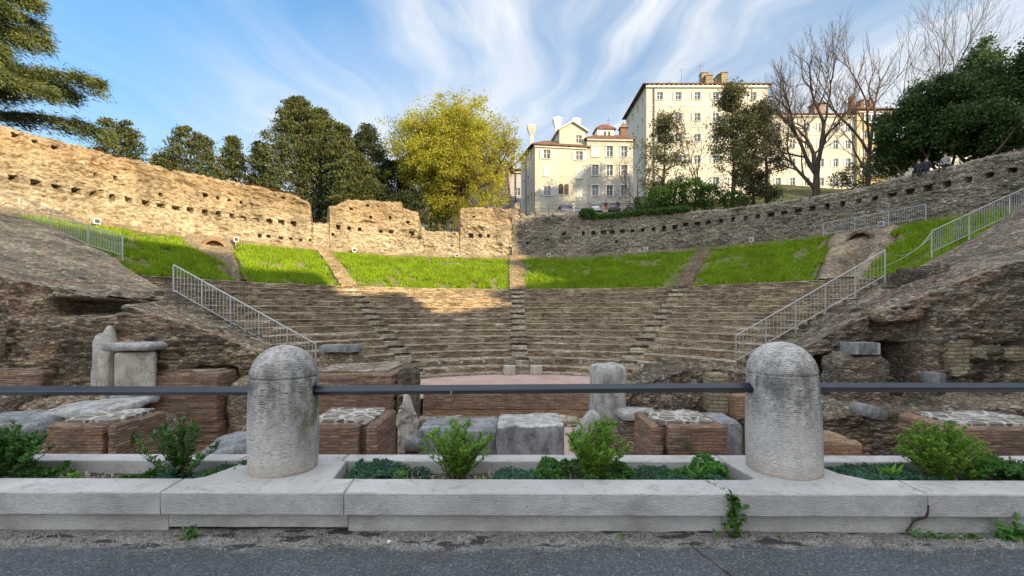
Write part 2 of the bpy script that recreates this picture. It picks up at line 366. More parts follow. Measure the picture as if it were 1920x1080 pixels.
def chisel_mat(name, c0, c1, topstain=None, yaxis=False):
    """bush-hammered limestone with rows of small wavy tool marks"""
    t = NT(name); o = t.obj()
    wv = t.noise(t.map(o, (14, 14, 5)), 1, 4, .6, 0, True)
    v = t.vadd(o, wv, .045)
    ph = t.math('ADD', t.math('MULTIPLY', t.sep(o)[2], 430.0), t.math('MULTIPLY', t.noise(t.map(o, (34, 34, 26)), 1, 4, .6), 20.0))
    marks = t.math('MULTIPLY', t.math('ADD', t.math('SINE', ph), 1.0), .5)
    marks = t.math('MULTIPLY', marks, t.rng(t.noise(t.map(v, (30, 30, 62)), 1, 3, .6), .34, .62, .15, 1.0))
    marks = t.math('SUBTRACT', .62, t.math('MULTIPLY', marks, .55))
    f = t.noise(o, 160, 3, .7); a = t.noise(o, 3.2, 6, .62); pit = t.noise(o, 45, 4, .6)
    c = t.mix(t.rng(a, .38, .62), c0, c1)
    c = t.mix(1.0, c, t.ramp(marks, [(.16, ((.78 if topstain else .87),)*3), (.55, (1.04,)*3)]), 'MULTIPLY')
    c = t.mix(1.0, c, t.ramp(f, [(.3, (.85,)*3), (.7, (1.13,)*3)]), 'MULTIPLY')
    c = t.mix(t.rng(pit, .64, .72, 0, .7), c, (.10, .09, .08))
    z = t.sep(o)[2]
    if topstain:
        band = t.math('MULTIPLY', t.rng(z, topstain[0], topstain[1], .12, 1.0), t.rng(z, topstain[2], topstain[1]+.02))
        streaks = t.noise(t.map(o, (17, 17, 1.6)), 1, 5, .6); blot = t.noise(t.map(o, (4.2, 4.2, 3.0)), 1, 6, .72)
        k = t.math('MULTIPLY', band, t.rng(t.math('ADD', t.math('MULTIPLY', blot, .68), t.math('MULTIPLY', streaks, .32)), .40, .555, 0, .86))
        c = t.mix(k, c, (.085, .083, .08))
        pits = t.math('MULTIPLY', t.rng(marks, .34, .16), t.math('ADD', .25, t.math('MULTIPLY', band, .75)))
        c = t.mix(t.math('MULTIPLY', pits, .85), c, (.09, .085, .08))
        k2 = t.rng(t.noise(t.map(o, (7, 7, 2.5), (3.1, .4, 2)), 1, 6, .7), .60, .70, 0, .5)
        c = t.mix(k2, c, (.17, .16, .09))
        xs_ = t.sep(o)[0]; side = t.math('MULTIPLY', t.rng(xs_, .12, .20), t.rng(z, .72, .55)); c = t.mix(t.math('MULTIPLY', t.math('MULTIPLY', side, t.rng(z, .05, .35)), t.rng(t.noise(t.map(o, (9, 9, 5)), 1, 6, .7), .42, .56, 0, .75)), c, (.13, .125, .045))
        c = t.mix(t.math('MULTIPLY', t.rng(z, .12, .0), .55), c, (.46, .33, .24))
    else:
        k = t.rng(t.noise(t.map(o, (2.0, 2.0, 3.5)), 1.2, 7, .7), .52, .68, 0, .45)
        c = t.mix(k, c, (.17, .16, .155))
        k2 = t.rng(t.noise(t.map(o, (1.3, 1.3, 1.3), (5, 2, 0)), 1.0, 4, .6), .62, .72, 0, .4)
        c = t.mix(k2, c, (.42, .30, .18))
    h = t.math('ADD', t.math('MULTIPLY', marks, 1.3), t.math('MULTIPLY', f, .25))
    return t.done(c, .85, t.bump(h, .75, .006 if topstain else .004), .3)
mats['post'] = chisel_mat('bush_hammered_post', (.56, .53, .50), (.68, .65, .61), (.30, .60, 1.15))
mats['coping'] = chisel_mat('bush_hammered_coping', (.42, .405, .39), (.54, .525, .51))
def topmat():
    t = NT('smooth_coping_top'); o = t.obj(); a = t.noise(o, 2.5, 6, .65); f = t.noise(o, 120, 4, .7)
    c = t.mix(t.rng(a, .35, .65), (.45, .44, .425), (.59, .575, .555))
    c = t.mix(1.0, c, t.ramp(f, [(.3, (.82,)*3), (.7, (1.12,)*3)]), 'MULTIPLY')
    c = t.mix(t.rng(t.noise(o, 11, 6, .7), .53, .68, 0, .6), c, (.22, .20, .17))
    c = t.mix(t.rng(t.noise(t.map(o, (1.3, 1.3, 1.3), (2, 7, 0)), 1.6, 6, .65), .56, .72, 0, .5), c, (.36, .28, .20))
    return t.done(c, .8, t.bump(f, .8, .004), .3)
mats['top'] = topmat()

def grav(name, c0, c1, sc=60, bump=.01, big=1.0):
    t = NT(name); o = t.obj(); v = t.vor(o, sc); r = t.sep(v.outputs['Color'])[0]
    c = t.mix(r, c0, c1); a = t.noise(o, .8*big, 5, .6)
    c = t.mix(1.0, c, t.ramp(a, [(.3, (.82,)*3), (.7, (1.12,)*3)]), 'MULTIPLY')
    return t.done(c, .95, t.bump(v.outputs['Distance'], .8, bump), .2)
mats['gravel'] = grav('pink_gravel', (.40, .26, .22), (.62, .46, .41), 34)
mats['earth'] = grav('brown_earth', (.07, .05, .035), (.15, .11, .08), 18, .03)
mats['soil'] = grav('planter_soil', (.035, .025, .018), (.20, .16, .12), 75, .012, 4)

def asphalt():
    t = NT('street_asphalt'); o = t.obj(); X, Y, Z = t.sep(o)
    f = t.noise(o, 190, 3, .75); v = t.vor(o, 115); r = t.sep(v.outputs['Color'])[0]
    a = t.noise(o, 1.7, 6, .6)
    c = t.ramp(r, [(0, (.062, .068, .078)), (.6, (.10, .107, .12)), (.92, (.145, .15, .16)), (1, (.24, .24, .245))])
    c = t.mix(1.0, c, t.ramp(f, [(.3, (.65,)*3), (.7, (1.4,)*3)]), 'MULTIPLY')
    c = t.mix(1.0, c, t.ramp(a, [(.3, (.8,)*3), (.7, (1.2,)*3)]), 'MULTIPLY')
    # worn strip of pale grit and dust against the kerb
    edge = t.math('ADD', Y, t.math('MULTIPLY', t.math('SUBTRACT', t.noise(t.map(o, (1.5, 3.2, 1)), 1.6, 5, .62), .5), .34))
    k = t.rng(edge, 2.66, 2.72)
    pr = t.ramp(r, [(0, (.14, .135, .125)), (.5, (.25, .24, .225)), (1, (.42, .40, .37))])
    pr = t.mix(1.0, pr, t.ramp(t.noise(o, 7, 6, .7), [(.3, (.55,)*3), (.7, (1.25,)*3)]), 'MULTIPLY')
    c = t.mix(k, c, pr)
    k2 = t.math('MULTIPLY', k, t.rng(t.noise(t.map(o, (2.2, 5, 1), (2.7, 0, 0)), 1.5, 4, .6), .57, .595))
    c = t.mix(k2, c, (.05, .05, .052))
    h = t.math('ADD', t.math('MULTIPLY', f, .7), t.math('MULTIPLY', v.outputs['Distance'], .6))
    h = t.math('ADD', h, t.math('MULTIPLY', k, -1.2))
    return t.done(c, .86, t.bump(h, 1.0, .007), .3)
mats['asphalt'] = asphalt()

def bank_mat():
    t = NT('grass_bank_soil'); o = t.obj(); n = t.noise(o, 2.2, 6, .65); f = t.noise(o, 14, 4, .7)
    c = t.mix(t.rng(n, .42, .58), (.09, .145, .025), (.20, .175, .085))
    c = t.mix(1.0, c, t.ramp(f, [(.3, (.6,)*3), (.7, (1.35,)*3)]), 'MULTIPLY')
    return t.done(c, .95, t.bump(f, 1, .06), .1)
mats['bank'] = bank_mat()
mats['dirtpath'] = rubble('dirt_path', [(.30, .24, .16), (.40, .33, .23), (.22, .17, .12), (.36, .30, .22)], (.20, .16, .10), (4, 4, 8), .08, .04, (.6, 1.2), .8)
def hill_mat():
    t = NT('hillside_grass'); o = t.obj(); n = t.noise(o, .35, 6, .65); f = t.noise(o, 3, 5, .7)
    c = t.mix(t.rng(n, .4, .62), (.035, .055, .015), (.10, .085, .05))
    c = t.mix(1.0, c, t.ramp(f, [(.3, (.6,)*3), (.7, (1.35,)*3)]), 'MULTIPLY')
    return t.done(c, .95, t.bump(f, 1, .15), .1)
mats['hill'] = hill_mat()

def leafm(name, cols, trans=.35, rough=.55, spec=.25):
    t = NT(name); g = t.N.new('ShaderNodeNewGeometry'); r = g.outputs['Random Per Island']
    c = t.ramp(r, [(i/max(1, len(cols)-1), k) for i, k in enumerate(cols)])
    a = t.noise(t.obj(), .9, 3, .5)
    c = t.mix(1.0, c, t.ramp(a, [(.3, (.78,)*3), (.7, (1.2,)*3)]), 'MULTIPLY')
    t.done(c, rough, None, spec)
    tr = t.N.new('ShaderNodeBsdfTranslucent'); t.L.new(c, tr.inputs[0]); mx = t.N.new('ShaderNodeMixShader'); mx.inputs[0].default_value = trans
    t.L.new(t.b.outputs[0], mx.inputs[1]); t.L.new(tr.outputs[0], mx.inputs[2]); t.L.new(mx.outputs[0], t.out.inputs[0])
    return t.m
mats['l_spring'] = leafm('spring_leaves', [(.26, .28, .03), (.39, .39, .045), (.33, .33, .036), (.47, .44, .055)], .4)
mats['l_conifer'] = leafm('conifer_sprays', [(.036, .055, .02), (.075, .095, .03), (.125, .135, .042), (.05, .07, .024)], .15)
mats['l_conifer2'] = leafm('dark_conifer_sprays', [(.028, .042, .02), (.045, .062, .026), (.06, .078, .03)], .12)
mats['l_cedar'] = leafm('cedar_needles', [(.05, .08, .03), (.09, .12, .035), (.19, .20, .045), (.04, .07, .035)], .2)
mats['l_broad'] = leafm('dark_broad_leaves', [(.022, .05, .012), (.04, .085, .017), (.08, .13, .022), (.03, .065, .014)], .3, .45, .35)
mats['l_pine'] = leafm('sparse_pine_leaves', [(.08, .10, .04), (.13, .145, .055), (.10, .11, .05), (.17, .155, .075)], .2)
mats['l_bush'] = leafm('hedge_leaves', [(.025, .075, .012), (.05, .12, .02), (.09, .16, .03)], .3)
mats['l_shrub'] = leafm('fresh_shrub_leaves', [(.12, .27, .025), (.19, .38, .035), (.26, .45, .05), (.15, .32, .03)], .35, .4, .45)
mats['l_shrub_dark'] = leafm('deep_green_leaves', [(.05, .15, .03), (.085, .22, .04), (.13, .28, .05)], .3, .4, .45)
mats['l_sedum'] = leafm('blue_green_stonecrop', [(.05, .13, .085), (.085, .19, .125), (.12, .23, .14), (.06, .15, .07)], .2, .5, .3)
mats['l_red'] = leafm('reddish_tips', [(.30, .10, .07), (.12, .14, .04), (.08, .13, .03)], .3)
mats['grass'] = leafm('grass_blades', [(.13, .27, .010), (.20, .37, .012), (.29, .42, .016), (.17, .31, .012), (.38, .41, .05), (.24, .39, .014)], .4, .6, .2)
mats['bark'] = plain('tree_bark', (.125, .095, .07), .95, 0, .1, .35, 3, .05)
mats['bark_grey'] = plain('grey_bark', (.095, .075, .06), .95, 0, .1, .3, 3, .05)
mats['ivy'] = leafm('ivy_leaves', [(.03, .08, .012), (.06, .14, .02), (.09, .18, .03)], .25)
mats['stem'] = plain('woody_stem', (.12, .09, .05), .9, 0, .1)

mats['galv'] = plain('galvanised_steel', (.50, .52, .53), .42, .55, .5, .1, 5)
mats['rail'] = plain('dark_painted_steel', (.030, .038, .052), .28, .45, .8, .2, 9)
mats['rust'] = plain('rusty_iron', (.07, .045, .03), .9, .2, .2)
mats['lampw'] = plain('white_lamp_housing', (.74, .75, .76), .5)
def plaster(name, c, c2, ds=.25, stain=.3):
    t = NT(name); o = t.obj(); a = t.noise(o, ds, 6, .6); f = t.noise(o, 2.5, 5, .6)
    col = t.mix(t.rng(a, .38, .62), c, c2)
    col = t.mix(t.rng(t.noise(t.map(o, (.8, .8, .22)), 1, 6, .7), .52, .72, 0, stain), col, tuple(x*.55 for x in c))
    col = t.mix(1.0, col, t.ramp(f, [(.3, (.93,)*3), (.7, (1.05,)*3)]), 'MULTIPLY')
    return t.done(col, .9, t.bump(f, .5, .02), .15)
mats['pl_cream'] = plaster('cream_plaster', (.43, .41, .35), (.51, .49, .42))
mats['pl_grey'] = plaster('greenish_plaster', (.38, .37, .32), (.46, .44, .38))
mats['pl_pale'] = plaster('pale_yellow_plaster', (.50, .48, .41), (.57, .55, .48), .15, .18)
mats['pl_white'] = plaster('white_plaster', (.68, .66, .60), (.76, .74, .68))
mats['pl_yellow'] = plaster('ochre_plaster', (.42, .345, .20), (.47, .39, .24))
mats['pl_mauve'] = plaster('mauve_plaster', (.27, .20, .185), (.31, .24, .22))
mats['pl_blue'] = plaster('blue_grey_plaster', (.34, .36, .40), (.42, .44, .48))
mats['trim'] = plaster('stone_trim', (.50, .48, .42), (.58, .56, .50))
mats['shutter'] = plain('white_shutter', (.50, .53, .54), .6, 0, .3, .08)
mats['shutter_grey'] = plain('grey_shutter', (.52, .53, .55), .6, 0, .3, .08)
mats['frame'] = plain('white_window_frame', (.68, .68, .66), .5, 0, .3, .05)
def glassm():
    t = NT('window_glass'); return t.done(t.mix(t.noise(t.obj(), .8, 2), (.03, .04, .06), (.09, .12, .16)), .08, None, .8)
mats['glass'] = glassm()
def tiles():
    t = NT('terracotta_tiles'); u = t.uv(); n = t.N.new('ShaderNodeTexBrick'); n.offset = .5; t.L.new(u, n.inputs['Vector'])
    n.inputs['Color1'].default_value = (.17, .085, .06, 1); n.inputs['Color2'].default_value = (.26, .145, .10, 1); n.inputs['Mortar'].default_value = (.08, .05, .04, 1)
    n.inputs['Scale'].default_value = 1; n.inputs['Brick Width'].default_value = .26; n.inputs['Row Height'].default_value = .4; n.inputs['Mortar Size'].default_value = .03
    c = t.mix(1.0, n.outputs['Color'], t.ramp(t.noise(t.obj(), 1.3, 5), [(.3, (.6,)*3), (.7, (1.2,)*3)]), 'MULTIPLY')
    return t.done(c, .9, t.bump(n.outputs['Fac'], 1, -.06), .2)
mats['tile'] = tiles()
mats['gutter'] = plain('dark_gutter', (.10, .08, .065), .6, .2)

# ================================================================== SETTING: ground sheets
CX, CY = .47, 17.5                     # centre of the semicircular theatre
rng = np.random.default_rng(7)
def sheet(name, x0, x1, y0, y1, z, m, nx=2, ny=2, amp=0, sc=1.0, kind='structure'):
    X, Y = np.meshgrid(np.linspace(x0, x1, nx), np.linspace(y0, y1, ny), indexing='ij')
    Z = np.full(X.shape, z) + (amp*fbm(np.stack([X*sc, Y*sc, X*0], -1), 4, 5) if amp else 0)
    o = mk(name, np.stack([X, Y, Z], -1).reshape(-1, 3), grid_faces(nx, ny), m, smooth=amp > 0)
    return tag(o, kind=kind)
street = sheet('street', -60, 60, -60, 3.0, 0, mats['asphalt'])
# finer sheet of worn grit between street and kerb (a few mm proud, uneven)
gX, gY = np.meshgrid(np.linspace(-4.2, 4.2, 420), np.linspace(2.2, 2.93, 40), indexing='ij')
P = np.stack([gX*3, gY*6, gX*0], -1); n1 = fbm(P, 5, 3)
gZ = .004 + .012*np.clip(n1+.05, 0, 1)*np.clip((gY-2.45)/.2, 0, 1) + .002*vnoise(P*6, 9)
gZ = np.where(gY < 2.5, gZ-.02*np.clip((2.5-gY)/.2, 0, 1), gZ)
tag(mk('street_edge', np.stack([gX, gY, gZ], -1).reshape(-1, 3), grid_faces(420, 40), mats['asphalt'], smooth=True), kind='structure')
ground = sheet('ground', -1500, 1500, -1500, 1500, -3.6, mats['earth'])
gravel = sheet('gravel_floor', -40, 40, 3.62, 26, -3.1, mats['gravel'], 120, 60, .05, .7)

# ================================================================== THE PLANTER KERB AND POSTS (about 3 m away)
KY = .007
def kb(V):
    V = np.asarray(V, float).copy(); V[:, 1] -= V[:, 0]*KY; return V
def kerb_block(name, label, pts, z0, z1, m, chip=.004, seed=0, group=None, cat='kerb stone', topm=None):
    """stone block from a plan outline: subdivided sides, softly rounded and chipped upper edge"""
    pts = [np.array(p, float) for p in pts]; ring = []
    for i, p in enumerate(pts):
        q = pts[(i+1) % len(pts)]; L = np.linalg.norm(q-p); n = max(1, int(L/.035))
        ring += [p+(q-p)*k/n for k in range(n)]
    ring = np.array(ring); c = ring.mean(0); N = len(ring)
    nx = np.roll(ring, -1, 0)-np.roll(ring, 1, 0); nn = np.stack([nx[:, 1], -nx[:, 0]], -1); nn /= np.linalg.norm(nn, axis=1)[:, None]+1e-9
    zs = [z0, z0+.006, z0+(z1-z0)*.33, z0+(z1-z0)*.66, z1-.009, z1-.003, z1]; ins = [.008, 0, 0, 0, 0, .003, .009]
    V = []
    for z, k in zip(zs, ins):
        rr = ring-nn*k
        p3 = np.column_stack([rr, np.full(N, z)])
        d = vnoise(p3*9+seed, 3)*.0022 + np.minimum(0, vnoise(p3*16+seed, 5)+.55)*chip*(3.2 if k > 0 else .7)
        p3[:, :2] += nn*d[:, None]; V.append(p3)
    V = np.concatenate(V); F = []
    for i in range(len(zs)-1):
        for k in range(N): F.append((i*N+k, i*N+(k+1) % N, (i+1)*N+(k+1) % N, (i+1)*N+k))
    mi = [0]*len(F)
    F.append(tuple((len(zs)-1)*N+k for k in range(N))); mi.append(1)
    F.append(tuple(range(N))[::-1]); mi.append(0)
    b = np.array([c[0], c[1]-c[0]*KY, z0])
    return tag(mk(name, kb(V), F, [m, topm or mats['top']], base=b, midx=mi), label, cat, group)
P1X, P2X, PY = -1.665, 1.967, 3.31
j = .0025
yf, ym, yb, yz = 2.845, 3.09, 3.46, 3.62
hc, hb = .266, .1226
G = 'coping stones of the planter front'
kerb_block('coping_stone', 'long hammered coping stone running off the left edge of the photo', [(-5.6, yf), (-2.212-j, yf), (-1.99, ym-.01), (-1.99-.09, ym), (-5.6, ym)][:2]+[(-2.245, ym), (-5.6, ym)], hb, hc, mats['coping'], .004, 1, G)
kerb_block('coping_stone', 'wide pad shaped coping stone carrying the left round post', [(-2.212+j, yf), (-1.055-j, yf), (-1.078, ym), (-1.215, ym+.002), (-1.26, yb-.02), (-1.31, yb+.0), (-1.31, yz), (-2.08, yz), (-2.08, yb-.04), (-2.03, yb-.09), (-2.12, ym+.03), (-2.18, ym), (-2.235, ym)], hb, hc, mats['coping'], .004, 2, G)
kerb_block('coping_stone', 'long middle coping stone in front of the two leafy shrubs', [(-1.055+j, yf), (1.405-j, yf), (1.36, ym), (-1.075, ym)], hb, hc, mats['coping'], .004, 3, G)
kerb_block('coping_stone', 'wide pad shaped coping stone carrying the right round post', [(1.405+j, yf), (2.585-j, yf), (2.60, ym), (2.42, ym), (2.30, ym+.12), (2.26, yb-.08), (2.26, yz), (1.62, yz), (1.62, yb-.1), (1.66, ym+.03), (1.60, ym), (1.365, ym)], hb, hc, mats['coping'], .004, 4, G)
kerb_block('coping_stone', 'long coping stone running off the right edge beyond the cracked joint', [(2.585+j, yf), (5.6, yf), (5.6, ym), (2.605, ym)], hb, hc, mats['coping'], .004, 5, G)
G = 'base course stones under the coping'
xs = [-5.6, -2.195, -1.045, 1.33, 2.53, 5.6]
lb = ['base stone under the leftmost coping stone', 'base stone under the left post with a gap beneath it', 'long base stone under the middle coping stone', 'base stone between the ivy and the broken joint', 'base stone at the right edge behind the ground weeds']
for k in range(5):
    zb = .012 if k in (1,) else (-.02 if k < 3 else -.035)
    if k == 1: zb = .022
    kerb_block('base_stone', lb[k], [(xs[k]+j, yf+.05), (xs[k+1]-j, yf+.05), (xs[k+1]-j, ym-.03), (xs[k]+j, ym-.03)], zb, hb-.011, mats['coping'], .006, 10+k, G, 'kerb stone', mats['coping'])
G = 'rear coping stones of the planter'
kerb_block('rear_coping_stone', 'narrow rear coping behind the left planting bed', [(-5.6, yb), (-2.09, yb), (-2.09, yz), (-5.6, yz)], .02, hc, mats['coping'], .004, 21, G)
kerb_block('rear_coping_stone', 'narrow rear coping behind the middle planting bed', [(-1.30, yb), (1.61, yb), (1.61, yz), (-1.30, yz)], .02, hc, mats['coping'], .004, 22, G)
kerb_block('rear_coping_stone', 'narrow rear coping behind the right planting bed', [(2.27, yb), (5.6, yb), (5.6, yz), (2.27, yz)], .02, hc, mats['coping'], .004, 23, G)
# low retaining wall below the rear coping, soil bed
m = MB(); m.box(-6, 3.02, -3.2, 6, 3.60, .0); tag(m.build('retaining_wall', mats['ruin'], base=(0, 3.3, -3.2)), 'rough wall dropping behind the planter into the ruins', 'wall')
X, Y = np.meshgrid(np.linspace(-5.6, 5.6, 700), np.linspace(ym-.02, yb+.02, 26), indexing='ij')
Z = .175+.035*fbm(np.stack([X*4, Y*4, X*0], -1), 4, 2)+.012*vnoise(np.stack([X*40, Y*40, X*0], -1), 2)
tag(mk('planter_soil', np.stack([X, Y-X*KY, Z], -1).reshape(-1, 3), grid_faces(700, 26), mats['soil'], smooth=True), kind='structure')

# round posts
def post(cx, rb, rt, zt, tilt, label, seed):
    n = 96; z0 = hc-.006; prof = []
    zg = zt-rt*.985
    for z in np.linspace(z0, zg-.012, 46):
        f = (z-z0)/(zg-z0); r = rb+(rt-rb)*f+.007*math.sin(f*math.pi)
        prof.append((r, z))
    prof[0] = (rb-.006, z0); prof += [(rt+.001, zg-.006), (rt-.007, zg-.002), (rt-.007, zg+.002), (rt-.001, zg+.007)]
    for a in np.linspace(4, 90, 30): prof.append((rt*math.cos(R(a)), zg+(zt-zg)*math.sin(R(a))))
    prof[-1] = (.002, zt)
    V = np.array([(r*math.cos(2*math.pi*k/n), r*math.sin(2*math.pi*k/n), z) for r, z in prof for k in range(n)])
    nr = V/np.maximum(1e-3, np.linalg.norm(V-np.array([0, 0, 0]), axis=1))[:, None]; nr[:, 2] *= .2
    d = .0035*fbm(V*5+seed, 3, 4)+.0014*vnoise(V*np.array([34, 34, 90])+seed, 8)
    # socket worn round the rail
    V += nr*d[:, None]
    V[:, 0] += tilt*(V[:, 2]-z0)
    for sg in (-1, 1):
        q = np.sqrt((V[:, 1]*1.0)**2+((V[:, 2]-.826)*.8)**2); mk_ = (V[:, 0]*sg > 0)
        V[:, 0] -= sg*np.where(mk_, .035*np.clip(1-q/.05, 0, 1), 0)
    F = [(i*n+k, i*n+(k+1) % n, (i+1)*n+(k+1) % n, (i+1)*n+k) for i in range(len(prof)-1) for k in range(n)]
    V += np.array([cx, PY-cx*KY, 0])
    return tag(mk('stone_post', V, F, mats['post'], smooth=True, base=(cx, PY-cx*KY, z0)), label, 'post', 'round topped stone posts carrying the rail')
post(P1X, .231, .229, 1.158, .006, 'left round topped stone post with brown green stain down its right side', 3)
post(P2X, .243, .228, 1.186, -.022, 'right round topped stone post, taller, with grey soot below its dome', 11)

# the rail: square bar set on edge, three lengths
def bar(x0, z0, x1, z1, label, r=.034):
    m = MB()
    for a, b, za, zb in ((x0, x1, z0, z1),):
        V = []
        for x, z in ((a, za), (b, zb)):
            y = PY+.01-x*KY
            for dy, dz in ((-r, -.004), (-r*.93, .004), (-.003, r), (.003, r), (r, 0), (0, -r)): V.append((x, y+dy, z+dz))
        F = [(k, (k+1) % 6, 6+(k+1) % 6, 6+k) for k in range(6)]+[(5, 4, 3, 2, 1, 0), (6, 7, 8, 9, 10, 11)]
        m.add(V, F)
    return tag(m.build('handrail_bar', mats['rail'], base=(x0, PY, z0)), label, 'rail', 'dark steel rail lengths between the posts')
bar(-5.5, .818, P1X-.17, .822, 'dark steel rail running left from the left post out of frame')
b2 = bar(P1X+.17, .826, P2X-.17, .851, 'dark steel rail spanning between the two round posts')
b3 = bar(P2X+.17, .853, 5.6, .853, 'dark steel rail running right from the right post out of frame')
m = MB(); m.box(-.4415, PY-.022, .802, -.4385, PY-.005, .832); m.build('weld_mark', mats['lampw'], b2)

# ================================================================== CAVEA: seating tiers, stairs, banks
N_T, R0, R1, Z0, DZ = 14, 9.7, 22.0, -2.24, .40
DR = (R1-R0)/N_T
def pol(th, r, z): return np.stack([CX+r*np.sin(th), CY+r*np.cos(th), z], -1)
cavea = empty('seating_tiers', (CX, CY, Z0), 'worn brown masonry seating tiers curving in a half circle', 'seating')
TH = np.radians(np.arange(-94, 94.01, .45)); nT = len(TH)
for i in range(N_T):
    r = R0+i*DR; z = Z0+i*DZ
    prof = [(r-.01, z-.25), (r, z), (r+.012, z+.10), (r, z+.20), (r+.012, z+.30), (r-.015, z+.335), (r-.02, z+.38), (r+.01, z+DZ), (r+.3, z+DZ+.006), (r+DR+.06, z+DZ+.012)]
    rows = []; uvs = []
    for q, (pr, pz) in enumerate(prof):
        p = pol(TH, np.full(nT, pr), np.full(nT, pz))
        nz = fbm(np.stack([TH*pr*1.6, np.full(nT, pz*5), np.full(nT, 3.0+i)], -1), 4, 3)
        nb = vnoise(np.stack([TH*pr*4.5, np.full(nT, np.floor(pz*9)), np.full(nT, 1.0)], -1), 6)
        rr = pr+.035*nz+.03*nb*(1 if q < 8 else .2)
        broken = np.clip(vnoise(np.stack([TH*pr*.7, np.full(nT, i*3.3), np.full(nT, 9.0)], -1), 12)-.45, 0, 1)
        zz = pz+.02*nz*(q > 0)-(.22*broken if q in (6, 7) else 0)
        rr = rr+(.28*broken if q in (5, 6, 7) else 0)
        ins_ = np.zeros(nT, bool)
        for sc_ in (0.0, -36.6, 35.6): ins_ |= np.abs(np.degrees(TH)-sc_)*math.pi/180*r < .54
        if i == 0: ins_ &= np.abs(np.degrees(TH)) > 5
        rr = np.where(ins_ & (q >= 4) & (q <= 7), rr+.44, rr); zz = np.where(ins_ & (q == 4), z+.205, zz)
        rows.append(pol(TH, rr, zz)); uvs.append(np.stack([TH*pr, np.full(nT, pz+max(0, q-7)*.3)], -1))
    V = np.stack(rows, 1); U = np.stack(uvs, 1); F = grid_faces(nT, len(prof), True)
    mi = np.tile([0, 0, 0, 0, 0, 0, 1, 1, 1], nT-1)
    mk('seat_tier', V.reshape(-1, 3), F, [mats['tier'], mats['tread']], cavea, uv=U.reshape(-1, 2), midx=mi)
# low kerb round the orchestra
m = MB()
V = []; KR = [(8.98, -2.32), (8.98, -2.13), (9.05, -2.12), (9.8, -2.13)]
V = np.stack([pol(TH, np.full(nT, a)+.03*vnoise(np.stack([TH*14, TH*0+b, TH*0], -1)), np.full(nT, b)) for a, b in KR], 1)
mk('orchestra_kerb', V.reshape(-1, 3), grid_faces(nT, 4, True), mats['tread'], cavea)
# orchestra floor of pink gravel
tq = math.acos(1.6/9.05); V = [(CX+9.05*math.sin(t), CY+9.05*math.cos(t), -2.24) for t in np.linspace(-tq, tq, 60)]
tag(mk('orchestra_floor', V, [tuple(range(len(V)))[::-1]], mats['gravel']), kind='structure')

# bank: from the top tier to the foot of the rear wall
ZM, ZW, RW = Z0+N_T*DZ, 6.95, 30.0
def zbank(th, r):
    f = (r-R1)/(RW-.5-R1)
    zw = ZW+.35*np.clip(th/R(60), -0.1, 1.2)
    return ZM-.02+(zw-ZM)*f+.10*np.sin(np.clip(f, 0, 1)*math.pi)
rr_ = np.linspace(R1-.15, RW+.3, 60); t2 = np.radians(np.arange(-100, 100.01, .3))
T, RR = np.meshgrid(t2, rr_, indexing='ij'); P0 = pol(T, RR, RR*0)
Z = zbank(T, RR)+.10*fbm(P0*.5, 4, 2)
f_ = (RR-R1)/(RW-.5-R1); td_ = np.degrees(T)
for a0, a1, b0, b1 in ((-56.6, -54.9, -57.6, -50.2), (58.4, 65.8, 53.6, 63.0)):
    lo, hi = a0+(b0-a0)*f_, a1+(b1-a1)*f_; Z = Z-1.7*np.clip(np.minimum(td_-lo, hi-td_)/.5, 0, 1)*np.clip((f_+.02)*12, 0, 1)*(f_ < 1)
tag(mk('grass_bank', pol(T, RR, Z).reshape(-1, 3), grid_faces(len(t2), 60, True), mats['bank'], smooth=True), kind='structure')
SECT = [(-92, -58.2, -60.0), (-49.6, -37.6, 0), (-35.0, -1.5, 0), (1.5, 33.6, 0), (38.6, 53.4, 0), (63.2, 92, 0)]
def sector_ok(thd, r):
    f = (r-R1)/(RW-R1)
    ok = np.zeros(thd.shape, bool)
    lim = [(-92+0*f, -56.4-1.2*f), (-54.6+4.6*f, -38.4+.7*f), (-35.0-.4*f, -1.9+.4*f), (1.9-.4*f, 32.2+2.0*f), (38.2+0*f, 58.2-4.8*f), (66-3.0*f, 92+0*f)]
    for a, b in lim: ok |= (thd > a) & (thd < b)
    return ok
def blades(n, name, label):
    th = rng.uniform(-82, 82, n*2); r = np.sqrt(rng.uniform((R1+.1)**2, (RW-1.0)**2, n*2))
    wob = vnoise(np.stack([r*1.1, th*.35, th*0], -1), 3)*1.5+vnoise(np.stack([r*4.1, th*1.8, th*0], -1), 5)*.8
    ok = sector_ok(th+wob, r) & (fbm(np.stack([r*.8, th*.4, th*0], -1), 4, 8) > -.26-.12*rng.random(len(r))); th, r = np.radians(th[ok][:n]), r[ok][:n]; k = len(th)
    z = zbank(th, r); b = pol(th, r, z+.10*fbm(pol(th, r, r*0)*.5, 4, 2)-.02)
    h = rng.uniform(.10, .30, k)*(1+.5*vnoise(b*.9, 4)); a = rng.uniform(0, math.pi, k); w = rng.uniform(.035, .07, k)
    dx = np.stack([np.cos(a)*w, np.sin(a)*w, np.zeros(k)], -1); tip = b+np.stack([rng.normal(0, .06, k), rng.normal(0, .06, k), h], -1)
    V = np.stack([b-dx, b+dx, tip], 1).reshape(-1, 3); F = np.arange(3*k).reshape(-1, 3)
    tag(mk(name, V, F, mats['grass']), label, 'grass', kind='stuff')
blades(150000, 'grass', 'bright green grass growing on the banks below the rear wall')

